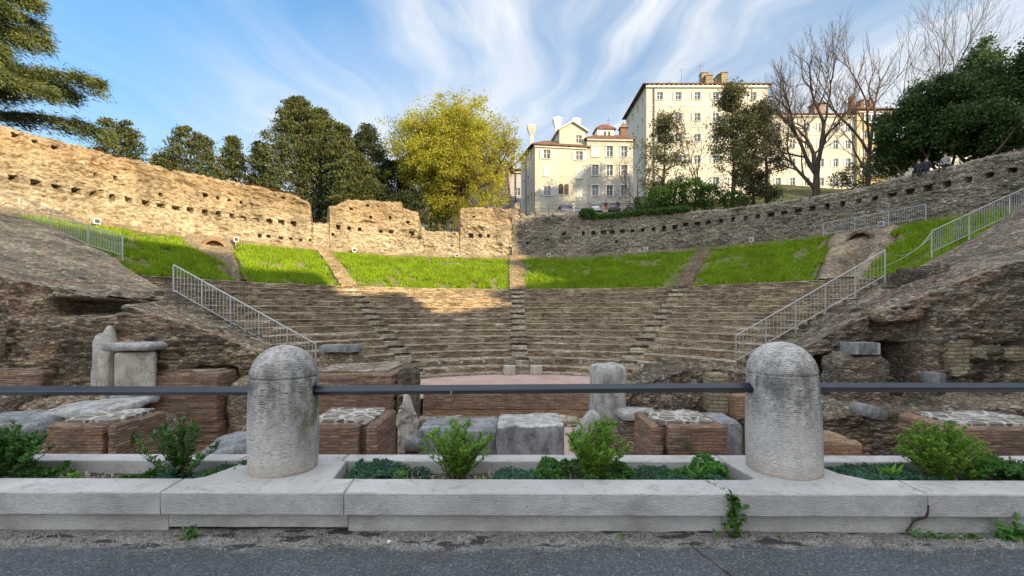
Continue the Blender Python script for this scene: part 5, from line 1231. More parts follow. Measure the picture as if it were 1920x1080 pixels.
slab('white_house', 'pale house low behind the dark trees right of the wall end', (62, 70), (74, 66), 9, 17, 29, [2, 5, 8], [26, 22], mats['pl_white'], roofh=1.2, mod=False)

# unseen blocks added across the street, heights and gaps set to shade the theatre
def opp(label, x, y, w, d, h, rz, wm):
    c, s = math.cos(rz), math.sin(rz); t = np.array([c, s]); n = np.array([s, -c]); ctr = np.array([x, y])
    e = empty('shade_block', (x, y, -3.5), label, 'building')
    P = [ctr-t*w/2+n*d/2, ctr+t*w/2+n*d/2, ctr+t*w/2-n*d/2, ctr-t*w/2-n*d/2]; m = MB(); g = MB().box(x-.5, y-.5, -3, x+.5, y+.5, -2)
    for i in range(4):
        a, b = P[i], P[(i+1) % 4]; tt, ww = unit(a, b)
        ops = [(u-.6, u+.6, z, z+1.8) for u in np.arange(2, ww-1.5, 3.2) for z in np.arange(3.2, h-2.5, 3.6)] if i == 2 else []
        facade(m, a, tt, ww, -3.5, h, ops)
        if ops:
            for o in ops: nn = np.array([tt[1], -tt[0]]); g.obox((*(a+tt*(o[0]+.6)-nn*.2), o[2]+.9), tt, 1.2, .02, 1.8)
    m.prism([tuple(p) for p in P], h-.3, h-.1)
    m.build('wall', wm, e); g.build('window_panes', mats['glass'], e)
    m = MB(); hip_roof(m, P, h, .8, .3, .7); m.build('roof', mats['tile'], e)
    return e
def uvp(u, w): a = R(AZ); return (u*math.cos(a)+w*math.sin(a), u*math.sin(a)-w*math.cos(a))
OPP = [(-38, 12, 28.0, 30, 'tall block across the street behind the viewer'), (11.9, 17.2, 25.4, 30.1, 'medium block across the street behind the viewer'), (17.1, 22.0, 22.3, 30.2, 'narrow house across the street behind the viewer'), (21.9, 28.0, 19.3, 30.3, 'low house across the street behind the viewer'), (27.9, 34.3, 21.4, 30.2, 'middle block at the right of the street'), (34.2, 37.2, 25.8, 30.1, 'slim block at the right of the street'), (37.1, 64, 30.5, 30, 'tall block beyond the right side of the theatre')]
for (u0, u1, h, w, lab) in OPP:
    x, y = uvp((u0+u1)/2, w+6); opp(lab+', unseen and added to cast shade', x, y, u1-u0, 10, h, R(AZ), mats['pl_grey'])

# ================================================================== TREES
def tubes_np(segs, sides_big=6, sides_small=3, thr=.06):
    V, F, off = [], [], 0
    for sides, sel in ((sides_big, [s for s in segs if s[2] >= thr]), (sides_small, [s for s in segs if s[2] < thr])):
        if not sel: continue
        a = np.array([s[0] for s in sel]); b = np.array([s[1] for s in sel]); r0 = np.array([s[2] for s in sel]); r1 = np.array([s[3] for s in sel])
        d = b-a; L = np.linalg.norm(d, axis=1)[:, None]+1e-9; d = d/L; b = b+d*L*.03
        ref = np.where(np.abs(d[:, 2:3]) < .9, np.array([[0, 0, 1.0]]), np.array([[1.0, 0, 0]])); u = np.cross(d, ref); u /= np.linalg.norm(u, axis=1)[:, None]; v = np.cross(d, u)
        t = 2*np.pi*np.arange(sides)/sides; ring = np.cos(t)[None, :, None]*u[:, None]+np.sin(t)[None, :, None]*v[:, None]
        VV = np.concatenate([a[:, None]+ring*r0[:, None, None], b[:, None]+ring*r1[:, None, None]], 1)
        n = len(sel); base = (np.arange(n)*2*sides)[:, None]; k = np.arange(sides); k2 = (k+1) % sides
        f = np.stack([base+k, base+k2, base+sides+k2, base+sides+k], -1).reshape(-1, 4)
        V.append(VV.reshape(-1, 3)); F.append(f+off); off += n*2*sides
    return np.concatenate(V), np.concatenate(F)
def leaves_np(P, size, rs, aspect=.55, up=.3, dirs=None, fold=True):
    n = len(P); d = rs.normal(size=(n, 3)) if dirs is None else dirs+rs.normal(size=(n, 3))*.45
    d[:, 2] += up; d /= np.linalg.norm(d, axis=1)[:, None]+1e-9; q = rs.normal(size=(n, 3)); s = np.cross(d, q); s /= np.linalg.norm(s, axis=1)[:, None]+1e-9
    L = size*rs.uniform(.6, 1.3, n)[:, None]; W = L*aspect
    V = np.stack([P-d*L*.5, P+s*W*.5, P+d*L*.5, P-s*W*.5], 1).reshape(-1, 3); return V, np.arange(4*n).reshape(-1, 4)
def skeleton(rs, base, H, r0, nfork=4, spread=.55, trunk_f=.3, levels=5, up=.25, lean=(0, 0), seglen=None, child=(3, 5), droop=0, wig=.22, lfac=.72):
    segs, tips = [], []
    def rec(p, d, L, r, lv):
        k = 4; pts = [p]
        for i in range(k):
            d = d+rs.normal(0, wig*(.4 if lv == 0 else 1), 3)*.6; d[2] += (up*.25 if lv else .1)-droop*lv*.05; d /= np.linalg.norm(d)
            q = pts[-1]+d*L/k; ra, rb_ = r*(1-.45*i/k), r*(1-.45*(i+1)/k)
            segs.append((pts[-1], q, ra, rb_, lv)); pts.append(q)
            if lv < levels and i >= (2 if lv == 0 else 1) and i < k-1 and rs.random() < .9:
                side = rs.normal(size=3); side -= d*side.dot(d); side /= np.linalg.norm(side); dd = d*.75+side*(.75+.35*rs.random())*(spread/.55); dd /= np.linalg.norm(dd)
                rec(q, dd, L*lfac*rs.uniform(.65, 1.0), rb_*.62, lv+1)
        if lv < levels:
            m = rs.integers(2, 4) if lv else nfork
            for j in range(m):
                a = 2*math.pi*(j+rs.random()*.6)/m; side = np.array([math.cos(a), math.sin(a), .15]); dd = d*.85+side*spread*(1.15 if lv == 0 else .9); dd /= np.linalg.norm(dd)
                rec(pts[-1], dd, L*lfac*rs.uniform(.8, 1.1) if lv else H*.27*rs.uniform(.85, 1.15), r*.55*rs.uniform(.8, 1.1), lv+1)
        else: tips.append(pts[-1]); tips.append(pts[2])
    d0 = np.array([lean[0], lean[1], 1.0]); rec(np.array(base, float), d0/np.linalg.norm(d0), H*trunk_f, r0, 0)
    return segs, np.array(tips)
def tree_obj(name, label, base, cat='tree', group=None):
    return empty(name, tuple(base), label, cat, group)
def at(px, py, Y): return ((px-960)/853*Y, Y, 1.4+(585-py)/853*Y)

def conifer(label, X, Y, ztop, rad, n, seed, m='l_conifer', power=.8, zbot=None, group='conifers beyond the sunlit wall', topcut=.0, sz=.27):
    n = int(n*1.35); rs = np.random.default_rng(seed); zb = float(hterr(X, Y)); H = ztop-zb; e = tree_obj('conifer_tree', label, (X, Y, zb), group=group)
    ph = rs.uniform(0, 6, 4)
    # foliage made of many overlapping sprays sitting on boughs
    nb = int(n/55); f = rs.uniform(.04, 1, nb)**.8; a = rs.uniform(0, 2*np.pi, nb)
    prof = (1-f)**power; prof = np.minimum(prof, .72+f*1.6)
    out = rad*prof*(1+.20*np.sin(a*3+ph[0]+f*5)+.16*np.sin(a*5+ph[1]-f*9))*rs.uniform(.55, 1.10, nb)+topcut*rad*.25*f+.15
    c = np.stack([X+np.cos(a)*out, Y+np.sin(a)*out, zb+H*f*.97+.2*out/rad], -1)
    k = 55; cc = np.repeat(c, k, 0); aa = np.repeat(a, k); sc = np.repeat(.38+.55*prof*rs.uniform(.6, 1.2, nb), k)
    off = rs.normal(size=(nb*k, 3))*np.stack([sc*.60, sc*.60, sc*.24], -1); off[:, 2] -= .22*(off[:, 0]**2+off[:, 1]**2)
    P = cc+off; dirs = np.stack([np.cos(aa)*.7, np.sin(aa)*.7, np.full(len(aa), .55)], -1)
    V, F = leaves_np(P, sz, rs, .5, .15, dirs); mk('crown', V, F, mats[m], e)
    segs = [((X, Y, zb-.5), (X, Y, zb+H*.9), rad*.10, .04)]
    for j in range(0, nb, 3): segs.append(((X, Y, c[j][2]-.5*out[j]), tuple(c[j]), .05, .02))
    V, F = tubes_np([(np.array(s[0]), np.array(s[1]), s[2], s[3]) for s in segs]); mk('trunk', V, F, mats['bark'], e); return e
def cf(px, py, Y, hw, n, seed, label, **k):
    p = at(px, py, Y); return conifer(label, p[0], Y, p[2], hw/853*Y, n, seed, **k)
cf(222, 222, 46, 40, 9000, 1, 'small leftmost conifer with a flat top above the sunlit wall', power=.45, topcut=.9)
cf(303, 286, 52, 34, 6000, 2, 'low rounded conifer beside the second conifer from the left', power=.5)
cf(357, 240, 50, 52, 11000, 3, 'second tall conifer from the left, dense and blunt topped', power=.5, topcut=.8)
cf(436, 250, 54, 44, 8000, 4, 'thin conifer with an open ragged top between two dense ones', power=.75)
cf(488, 262, 53, 36, 7000, 15, 'small dark conifer pressed against the biggest conifer', m='l_conifer2')
cf(560, 176, 55, 88, 30000, 5, 'biggest conifer with a broad pointed crown behind the wall', power=.62)
cf(600, 198, 57, 62, 16000, 6, 'conifer peak merging into the right side of the biggest one', power=.55, m='l_conifer')
cf(640, 228, 54, 40, 12000, 7, 'narrow conifer right of the biggest one', power=.5)
cf(690, 230, 56, 50, 15000, 8, 'dark blunt conifer left of the yellow green tree', power=.45, m='l_conifer2')
cf(668, 285, 51, 48, 12000, 9, 'olive green lower conifer in front of the dark blunt one', power=.45)
cf(735, 300, 58, 50, 12000, 10, 'dark evergreen filling the gap behind the yellow green tree', power=.4, m='l_conifer2')
cf(760, 360, 52, 40, 7000, 11, 'low dark bush like evergreen at the left foot of the yellow green tree', power=.4, m='l_conifer2')

# big yellow green tree
def broad(name, label, base, H, r0, leafmat, nleaf, seed, crown=None, barkm='bark', sz=.22, spread=.55, levels=5, nfork=5, trunk_f=.22, up=.2, jit=.8, nl=34, lsz=(.20, .36), group=None, ivy=0, lfac=.74, keep=None, thr=.0, lean=(0, 0), asp=.55):
    rs = np.random.default_rng(seed); e = tree_obj(name, label, base, group=group)
    segs, tips = skeleton(rs, base, H, r0, nfork, spread, trunk_f, levels, up, lfac=lfac, lean=lean)
    if crown:
        C, Rr = np.array(crown[0]), np.array(crown[1])
        def inside(p, k=1.0): return (((p-C)/(Rr*k))**2).sum() < 1
        kept = set(); out_ = []
        for s in segs:
            if s[4] == 0 or (tuple(np.round(s[0], 4)) in kept and (s[4] <= 1 or inside(s[1], 1.02))): out_.append(s); kept.add(tuple(np.round(s[1], 4)))
        segs = out_
    V, F = tubes_np(segs); mk('trunk', V, F, mats[barkm], e)
    if nleaf:
        if crown:
            # leaves in clumps through an uneven shell, denser where limbs end
            m = int(nleaf/38); lq = rs.normal(size=(nl, 3)); lq /= np.linalg.norm(lq, axis=1)[:, None]; lr = rs.uniform(.45, .92, nl); LC_ = C+lq*Rr*lr[:, None]*(.84+.20*rs.random(nl))[:, None]; LR = Rr*rs.uniform(lsz[0], lsz[1], nl)[:, None]
            q = rs.normal(size=(m*3, 3)); q /= np.linalg.norm(q, axis=1)[:, None]; w_ = rs.integers(0, nl, len(q)); rad = rs.uniform(.2, 1.0, len(q))**.45; P = LC_[w_]+q*LR[w_]*rad[:, None]
            g = fbm(P*.33+seed, 3, seed+1); P = P[(g > -.12-.1*rs.random(len(P)))][:m]
            if len(tips): T_ = tips[[inside(p) for p in tips]]; T_ = T_[rs.integers(0, len(T_), m//2)] if len(T_) else P[:1]; P = np.concatenate([P, T_])
        else: P = tips[rs.integers(0, len(tips), int(nleaf/38))]
        k = 38; cs = rs.uniform(.35, .75, len(P))*jit; PP = np.repeat(P, k, 0)+rs.normal(size=(len(P)*k, 3))*np.repeat(cs, k)[:, None]*np.array([1, 1, .7])
        V, F = leaves_np(PP, sz, rs, asp); mk('crown', V, F, mats[leafmat], e)
    if ivy:
        n = ivy*300; h_ = rs.uniform(0, ivy, n); a = rs.uniform(0, 6.283, n); rr = r0*(1.15-.3*h_/ivy)+.1
        P = np.stack([base[0]+np.cos(a)*rr, base[1]+np.sin(a)*rr, base[2]+h_], -1); V, F = leaves_np(P, .2, rs, .8); mk('ivy', V, F, mats['ivy'], e)
    return e
YT = 55.0; bx, _, _ = at(822, 400, YT)
broad('yellow_green_tree', 'big round yellow green spring tree with an ivy covered trunk', (bx, YT, 9.6), 17.5, .85, 'l_spring', 95000, 21, nl=90, lsz=(.17, .30), crown=((at(843, 300, YT)[0], YT, 20.1), (8.9, 7.8, 8.6)), sz=.21, spread=.62, levels=5, nfork=6, trunk_f=.19, up=.22, jit=.62, ivy=5, thr=.1)

# three sparse evergreens, saplings and bare trees before the pale block
def sparse(label, px, Y, pytop, hw, seed, n=9000, r0=.28, zb=None):
    x, _, zt = at(px, pytop, Y); rs = np.random.default_rng(seed); zb = float(hterr(x, Y)); H = zt-zb; e = tree_obj('sparse_evergreen', label, (x, Y, zb), group='sparse evergreens before the pale block')
    segs = []; tips = []; p = np.array([x, Y, zb-.3]); d = np.array([rs.normal(0, .03), 0, 1.0]); pts = [p]; k = 14
    for i in range(k): d = d+rs.normal(0, .05, 3)*[1, 1, 0]; d[:2] *= .8; q = pts[-1]+d/np.linalg.norm(d)*H*1.0/k; segs.append((pts[-1], q, r0*(1-i/k*.85), r0*(1-(i+1)/k*.85))); pts.append(q)
    W = hw/853*Y
    for j in range(56):
        f = rs.uniform(.22, .99); i = int(f*k); b = pts[min(i, k-1)]+(pts[min(i+1, k)]-pts[min(i, k-1)])*(f*k-i); a = rs.uniform(0, 6.283)
        L = W*min(1, (1-f)*2.1+.28)*rs.uniform(.5, 1.08)*(1 if f > .34 else .7); d = np.array([math.cos(a), math.sin(a), rs.uniform(.1, .65)]); q = b
        nn = 5
        for s in range(nn):
            d2 = d+rs.normal(0, .18, 3); q2 = q+d2*L/nn; segs.append((q, q2, .055*(1-s/nn)+.015, .055*(1-(s+1)/nn)+.015)); q = q2
            if s >= 1:
                for _ in range(2): tw = q+rs.normal(0, .45, 3); segs.append((q, tw, .02, .01)); tips.append(tw)
                tips.append(q)
    tips = np.array(tips); V, F = tubes_np(segs); mk('trunk', V, F, mats['bark'], e)
    c = tips[rs.integers(0, len(tips), n//30)]; keep = fbm(c*.6+seed, 3, seed) > -.2; c = c[keep]; P = np.repeat(c, 30, 0)+rs.normal(size=(len(c)*30, 3))*np.array([.38, .38, .26])
    V, F = leaves_np(P, .27, rs, .5); mk('crown', V, F, mats['l_pine'], e); return e
sparse('sparse dark evergreen leftmost before the pale block', 1240, 55, 220, 50, 31, 13000)
sparse('tallest sparse evergreen in front of the pale block windows', 1370, 55, 158, 46, 32, 17000, .30)
sparse('sparse evergreen with a slanting thin trunk, right of the tallest', 1418, 56, 195, 26, 33, 6000, .2)
sparse('sparse evergreen at the right corner of the pale block', 1442, 55, 182, 42, 34, 13500, .28)
def bare(label, px, Y, pytop, r0, seed, levels=5, spread=.5, nfork=3, trunk_f=.25, lean=(0, 0), ivy=0, zfrom=None, lfac=.74, name='bare_tree', up=.3, hs=1.0):
    x, _, zt = at(px, pytop, Y); zb = float(hterr(x, Y))-.3; H = (zt-zb)*hs
    return broad(name, label, (x, Y, zb), H, r0, None, 0, seed, barkm='bark_grey', spread=spread, levels=levels, nfork=nfork, trunk_f=trunk_f, up=up, ivy=ivy, lean=lean, lfac=lfac, group='bare trees')
bare('slim bare tree with ivy at its foot, left of the sparse evergreens', 1196, 54, 270, .20, 41, 4, .6, 3, .3, ivy=4)
bare('slim pale bare tree between two sparse evergreens', 1299, 54, 205, .16, 42, 4, .4, 3, .35)
bare('largest bare tree, forked with wide spreading limbs', 1535, 48, 42, .52, 143, 6, .42, 3, .30, lfac=.70, up=.42, hs=.90)
bare('tall slender bare tree right of the largest bare tree', 1632, 48, 60, .30, 244, 4, .34, 3, .40, lfac=.72, up=.5)
bare('bare treetop rising behind the dark broadleaf trees', 1716, 56, 30, .24, 45, 5, .42, 4, .45, up=.4, hs=.80)
bare('small bare treetop right of the other bare treetop', 1815, 56, 88, .20, 46, 5, .5, 4, .42, up=.3, hs=.80)

# dark broadleaf trees at the right
G7 = 'dark broadleaf trees at the right'
def dk(label, px, Y, pyc, hw, hh, seed, n=26000):
    x, _, zc = at(px, pyc, Y); zb = float(hterr(x, Y))-.2; W = hw/853*Y; Hh = hh/853*Y
    broad('broadleaf_tree', label, (x, Y, zb), max(4, zc-zb+Hh), .3, 'l_broad', n, seed, crown=((x, Y, zc), (W, W*.9, Hh)), sz=.24, levels=3, nfork=4, trunk_f=.25, jit=.62, group=G7, nl=20, lsz=(.20, .36))
dk('leftmost and smallest dark broadleaf tree near the bare trees', 1705, 41, 240, 52, 72, 51, 12000)
dk('tall dark broadleaf tree with lit tops in the middle of its group', 1782, 40, 205, 74, 92, 52, 22000)
dk('broad dark tree reaching the right frame edge', 1905, 39, 175, 80, 112, 53, 26000)
dk('low dark tree drooping onto the right wall', 1840, 37, 245, 80, 60, 54, 18000)
dk('outermost dark tree cut by the right frame edge', 1985, 38, 170, 90, 120, 55, 24000)
dk('light pointed crown standing up among the dark trees', 1848, 43, 125, 34, 68, 56, 8000)

# cedar at the far left
def cedar():
    rs = np.random.default_rng(61); X, Y = -43.0, 35.0; zb = 9.0; e = tree_obj('cedar_tree', 'large cedar reaching in from the left edge with layered drooping boughs', (X, Y, zb)); segs = [(np.array([X, Y, zb]), np.array([X, Y, 33.0]), .6, .1)]; P = []; D = []
    def bough(z0, ang, L, rise, w, n):
        L = L*(.84 if z0 > 20 else 1.0)
        a = R(ang); d = np.array([math.cos(a), math.sin(a), 0]); side = np.array([-d[1], d[0], 0]); prev = np.array([X, Y, z0])
        for i in range(1, 15):
            f = i/14; c = np.array([X, Y, z0])+d*L*f+np.array([0, 0, rise*math.sin(f*2.0)-1.6*f*f]); segs.append((prev, c, .16*(1-f)+.03, .16*(1-f-.07)+.03)); prev = c
            if f > .25:
                for s in (-1, 1):
                    for q in range(3):
                        if rs.random() < .22: continue
                        ln = w*math.sin(min(1, (1-f)*1.6+.25)*1.5)*rs.uniform(.5, 1.1); dd = side*s*ln*rs.uniform(.3, 1)+d*ln*rs.uniform(.2, .8)+np.array([0, 0, rs.uniform(-.75, .25)])
                        c2 = c+dd; segs.append((c, c2, .035, .012))
                        for u in np.linspace(.1, 1, int(n)):
                            cc = c+dd*u-np.array([0, 0, .25*u*u]); P.append(np.repeat(cc[None], 15, 0)+rs.normal(size=(15, 3))*[.26, .26, .20]-[0, 0, .12]); D.append(np.repeat((dd/np.linalg.norm(dd)+d*.6-np.array([0, 0, .35]))[None], 15, 0))
    for z0, ang, L, rise, w, n in [(18.2, -8, 12.6, 1.9, 2.2, 8), (17.6, -26, 10.6, 1.2, 2.0, 7), (16.4, 6, 10.8, 1.0, 1.8, 7), (16.0, -34, 8.4, .6, 1.5, 6), (19.2, -16, 8.6, .9, 1.9, 7), (20.5, 4, 7.4, .8, 1.4, 6), (22.4, -12, 9.0, .7, 1.3, 6), (24.0, -20, 8.8, .9, 1.5, 6), (25.6, -6, 8.6, .8, 1.4, 6), (27.2, -14, 7.6, .8, 1.3, 6), (15.0, -14, 7.5, .4, 1.2, 6), (18.8, -2, 9.6, 1.0, 1.8, 7), (17.2, -18, 11.6, 1.3, 2.0, 7), (21.4, -20, 8.2, .5, 1.4, 6), (23.2, -2, 8.6, .7, 1.4, 6), (26.4, -10, 8.4, .6, 1.4, 6), (24.8, 4, 7.6, .6, 1.3, 5), (19.8, -28, 8.0, .6, 1.6, 6), (14.4, -10, 9.2, .2, .8, 4)]: bough(z0, ang, L, rise, w, n)
    P = np.concatenate(P); D = np.concatenate(D); V, F = leaves_np(P, .36, rs, .16, .1, D); mk('foliage', V, F, mats['l_cedar'], e)
    V, F = tubes_np(segs); mk('trunk', V, F, mats['bark'], e)
cedar()

# shrubs behind and on the wall
def bush(name, label, blobs, m, seed, n, sz=.2, cat='bush', group=None):
    rs = np.random.default_rng(seed); P = []
    tot = sum(b[3]*b[4]*b[5] for b in blobs)**1
    for (x, y, z, a, b, c) in blobs:
        k = int(n*a*b*c/tot); q = rs.normal(size=(k, 3)); q /= np.linalg.norm(q, axis=1)[:, None]; r = rs.uniform(.35, 1, k)**.5*(1+.25*fbm(q*2+seed, 3, seed)); P.append(np.array([x, y, z])+q*np.array([a, b, c])*r[:, None])
    P = np.concatenate(P)+rs.normal(size=(sum(len(p) for p in P), 3))*.06
    V, F = leaves_np(P, sz, rs, .6); b0 = blobs[0]; o = mk(name, V, F, mats[m], base=(b0[0], b0[1], b0[2]-b0[5])); return tag(o, label, cat, group)
def B(px, py, Y, hw, hh, dp=None): p = at(px, py, Y); return (p[0], p[1], p[2], hw/853*Y, (dp or hw/853*Y*.8), hh/853*Y)
bush('bush', 'green bushes under the leftmost sparse evergreen', [B(1235, 376, 53, 30, 26), B(1262, 368, 53, 26, 32), B(1215, 385, 52.5, 20, 14)], 'l_bush', 1, 6000, .22)
bush('bush', 'light green bushes between the sparse evergreens', [B(1300, 362, 52, 28, 30), B(1330, 368, 52, 26, 26), B(1375, 374, 52, 26, 18)], 'l_bush', 2, 7000, .22)
bush('creeper', 'dark green creeper trailing along the top of the right wall', [(*pol(np.array(R(a)), 30.3, np.array(11.25-.1*abs(a-24)/8)), .75, .6, .32) for a in (15.5, 17.5, 19.5, 21.5, 23.5, 25.5, 27.5, 29.5, 31.5)], 'ivy', 3, 7000, .18, 'creeper')
bush('creeper', 'clump of creeper hanging on the wall at the ivied slim tree', [(*pol(np.array(R(14.0)), 30.1, np.array(11.5)), .9, .6, .55)], 'ivy', 4, 1800, .18, 'creeper')
bush('bush', 'dark undergrowth at the foot of the dark broadleaf trees', [B(1670, 300, 42, 36, 34), B(1740, 285, 41, 40, 30), B(1860, 262, 38, 60, 26)], 'l_broad', 5, 9000, .22)
bush('bush', 'brownish scrub behind the wall right of the largest bare tree', [B(1605, 330, 50, 30, 26), B(1650, 310, 52, 30, 36), B(1570, 338, 52, 20, 16)], 'l_pine', 6, 5000, .2)
bush('bush', 'dark scrub behind the gap left of the wall stump', [B(600, 395, 53, 24, 30), B(715, 385, 53, 40, 40), B(775, 395, 52, 26, 34)], 'l_conifer2', 7, 8000, .24)
# timber fence behind the low gap
e = empty('timber_fence', (-6.4, 57.5, 10.4), 'brown timber fence seen through the gap beside the ivied trunk', 'fence')
for k in range(6):
    x = -7.6+k*1.0; m = MB(); m.box(x-.07, 57.43, 9.8, x+.07, 57.57, 12.9); m.build('post', mats['bark'], e)
for z in (11.2, 11.9, 12.7): m = MB(); m.box(-7.9, 57.35, z-.06, -2.3, 57.42, z+.06); m.build('fence_rail', mats['bark'], e)
tag(MB().box(-11, 58.5, 9.5, -1.5, 59, 11.6).build('terrace_wall', mats['dirtpath'], base=(-6, 58.7, 9.5)), 'low terrace wall behind the timber fence', 'wall')

# ================================================================== UPPER STREET: fence, cars, people
e = empty('street_railing', (3, 61.75, 14.9), 'thin dark railing along the upper street before the cream house', 'railing')
for k in range(18):
    x = 3.0+k*1.0; m = MB(); m.tube((x, 61.75, 14.8), (x, 61.75, 15.95), .03, sides=5); m.build('post', mats['gutter'], e)
for z in (15.45, 15.92): m = MB(); m.tube((3, 61.75, z), (20, 61.75, z), .022, sides=5); m.build('rail', mats['gutter'], e)
def carpaint(n, c): return plain(n, c, .25, .2, .6, .05, 2)
mats['car_white'], mats['car_blue'], mats['car_dark'], mats['car_grey'] = carpaint('white_car_paint', (.62, .64, .66)), carpaint('pale_blue_car_paint', (.42, .50, .58)), carpaint('dark_car_paint', (.02, .03, .03)), carpaint('grey_car_paint', (.30, .31, .33))
mats['tyre'] = plain('rubber', (.02, .02, .02), .8); mats['red'] = plain('red_lens', (.55, .04, .03), .3)
def car(label, x, y, z, rz, paint):
    e = empty('parked_car', (0, 0, 0), label, 'car', 'cars parked on the upper street')
    def loft(sec, m_, nm):
        V = []; 
        for (xx, hw, zb, zt) in sec: V += [(xx, -hw, zb), (xx, -hw*1.0, (zb+zt)/2), (xx, -hw*.86, zt), (xx, hw*.86, zt), (xx, hw, (zb+zt)/2), (xx, hw, zb)]
        n = len(sec); F = [(i*6+k, (i+1)*6+k, (i+1)*6+(k+1) % 6, i*6+(k+1) % 6) for i in range(n-1) for k in range(6)]+[tuple(range(6)), tuple((n-1)*6+k for k in range(6))[::-1]]
        return mk(nm, V, F, m_, e)
    loft([(-2.05, .70, .38, .72), (-1.95, .82, .28, .92), (-1.2, .87, .25, .98), (.8, .87, .25, .96), (1.6, .84, .26, .86), (2.02, .72, .34, .66)], paint, 'body')
    loft([(-1.85, .70, .93, .96), (-1.45, .74, .95, 1.40), (.1, .74, .95, 1.43), (.9, .70, .95, 1.0)], mats['glass'], 'windows')
    loft([(-1.5, .62, 1.38, 1.45), (-1.2, .66, 1.38, 1.49), (.05, .66, 1.38, 1.49), (.2, .6, 1.38, 1.44)], paint, 'car_roof')
    for xx in (-1.3, 1.25):
        for s in (-1, 1): w = MB(); w.tube((xx, s*.70, .31), (xx, s*.90, .31), .31, sides=14); wo = w.build('wheel', mats['tyre'], e); h = MB(); h.tube((xx, s*.90, .31), (xx, s*.915, .31), .18, sides=10); h.build('hub', mats['galv'], wo)
    for s in (-1, 1): t_ = MB(); t_.box(-2.07, s*.62-.12, .68, -1.94, s*.62+.12, .88); t_.build('tail_lamp', mats['red'], e)
    e.location = (x, y, z); e.rotation_euler = (0, 0, rz)
    return e
car('silver white car parked at the left below the twin arch window', 8.3, 64.2, 14.92, R(8), mats['car_grey'])
car('pale blue car with red tail lamps beside the standing people', 11.9, 63.9, 14.92, R(75), mats['car_white'])
car('small dark car right of the pale blue one', 14.4, 64.3, 14.92, R(80), mats['car_dark'])
car('dark green car at the right end beside the ivied slim tree', 17.7, 63.8, 14.92, R(5), mats['car_dark'])
mats['skin'] = plain('skin', (.45, .28, .20), .6); mats['hair'] = plain('dark_hair', (.03, .022, .018), .7)
mats['cl_dark'] = plain('dark_cloth', (.03, .03, .04), .9); mats['cl_red'] = plain('red_cloth', (.45, .08, .06), .9); mats['cl_white'] = plain('white_cloth', (.62, .60, .58), .9); mats['cl_grey'] = plain('grey_cloth', (.28, .27, .27), .9)
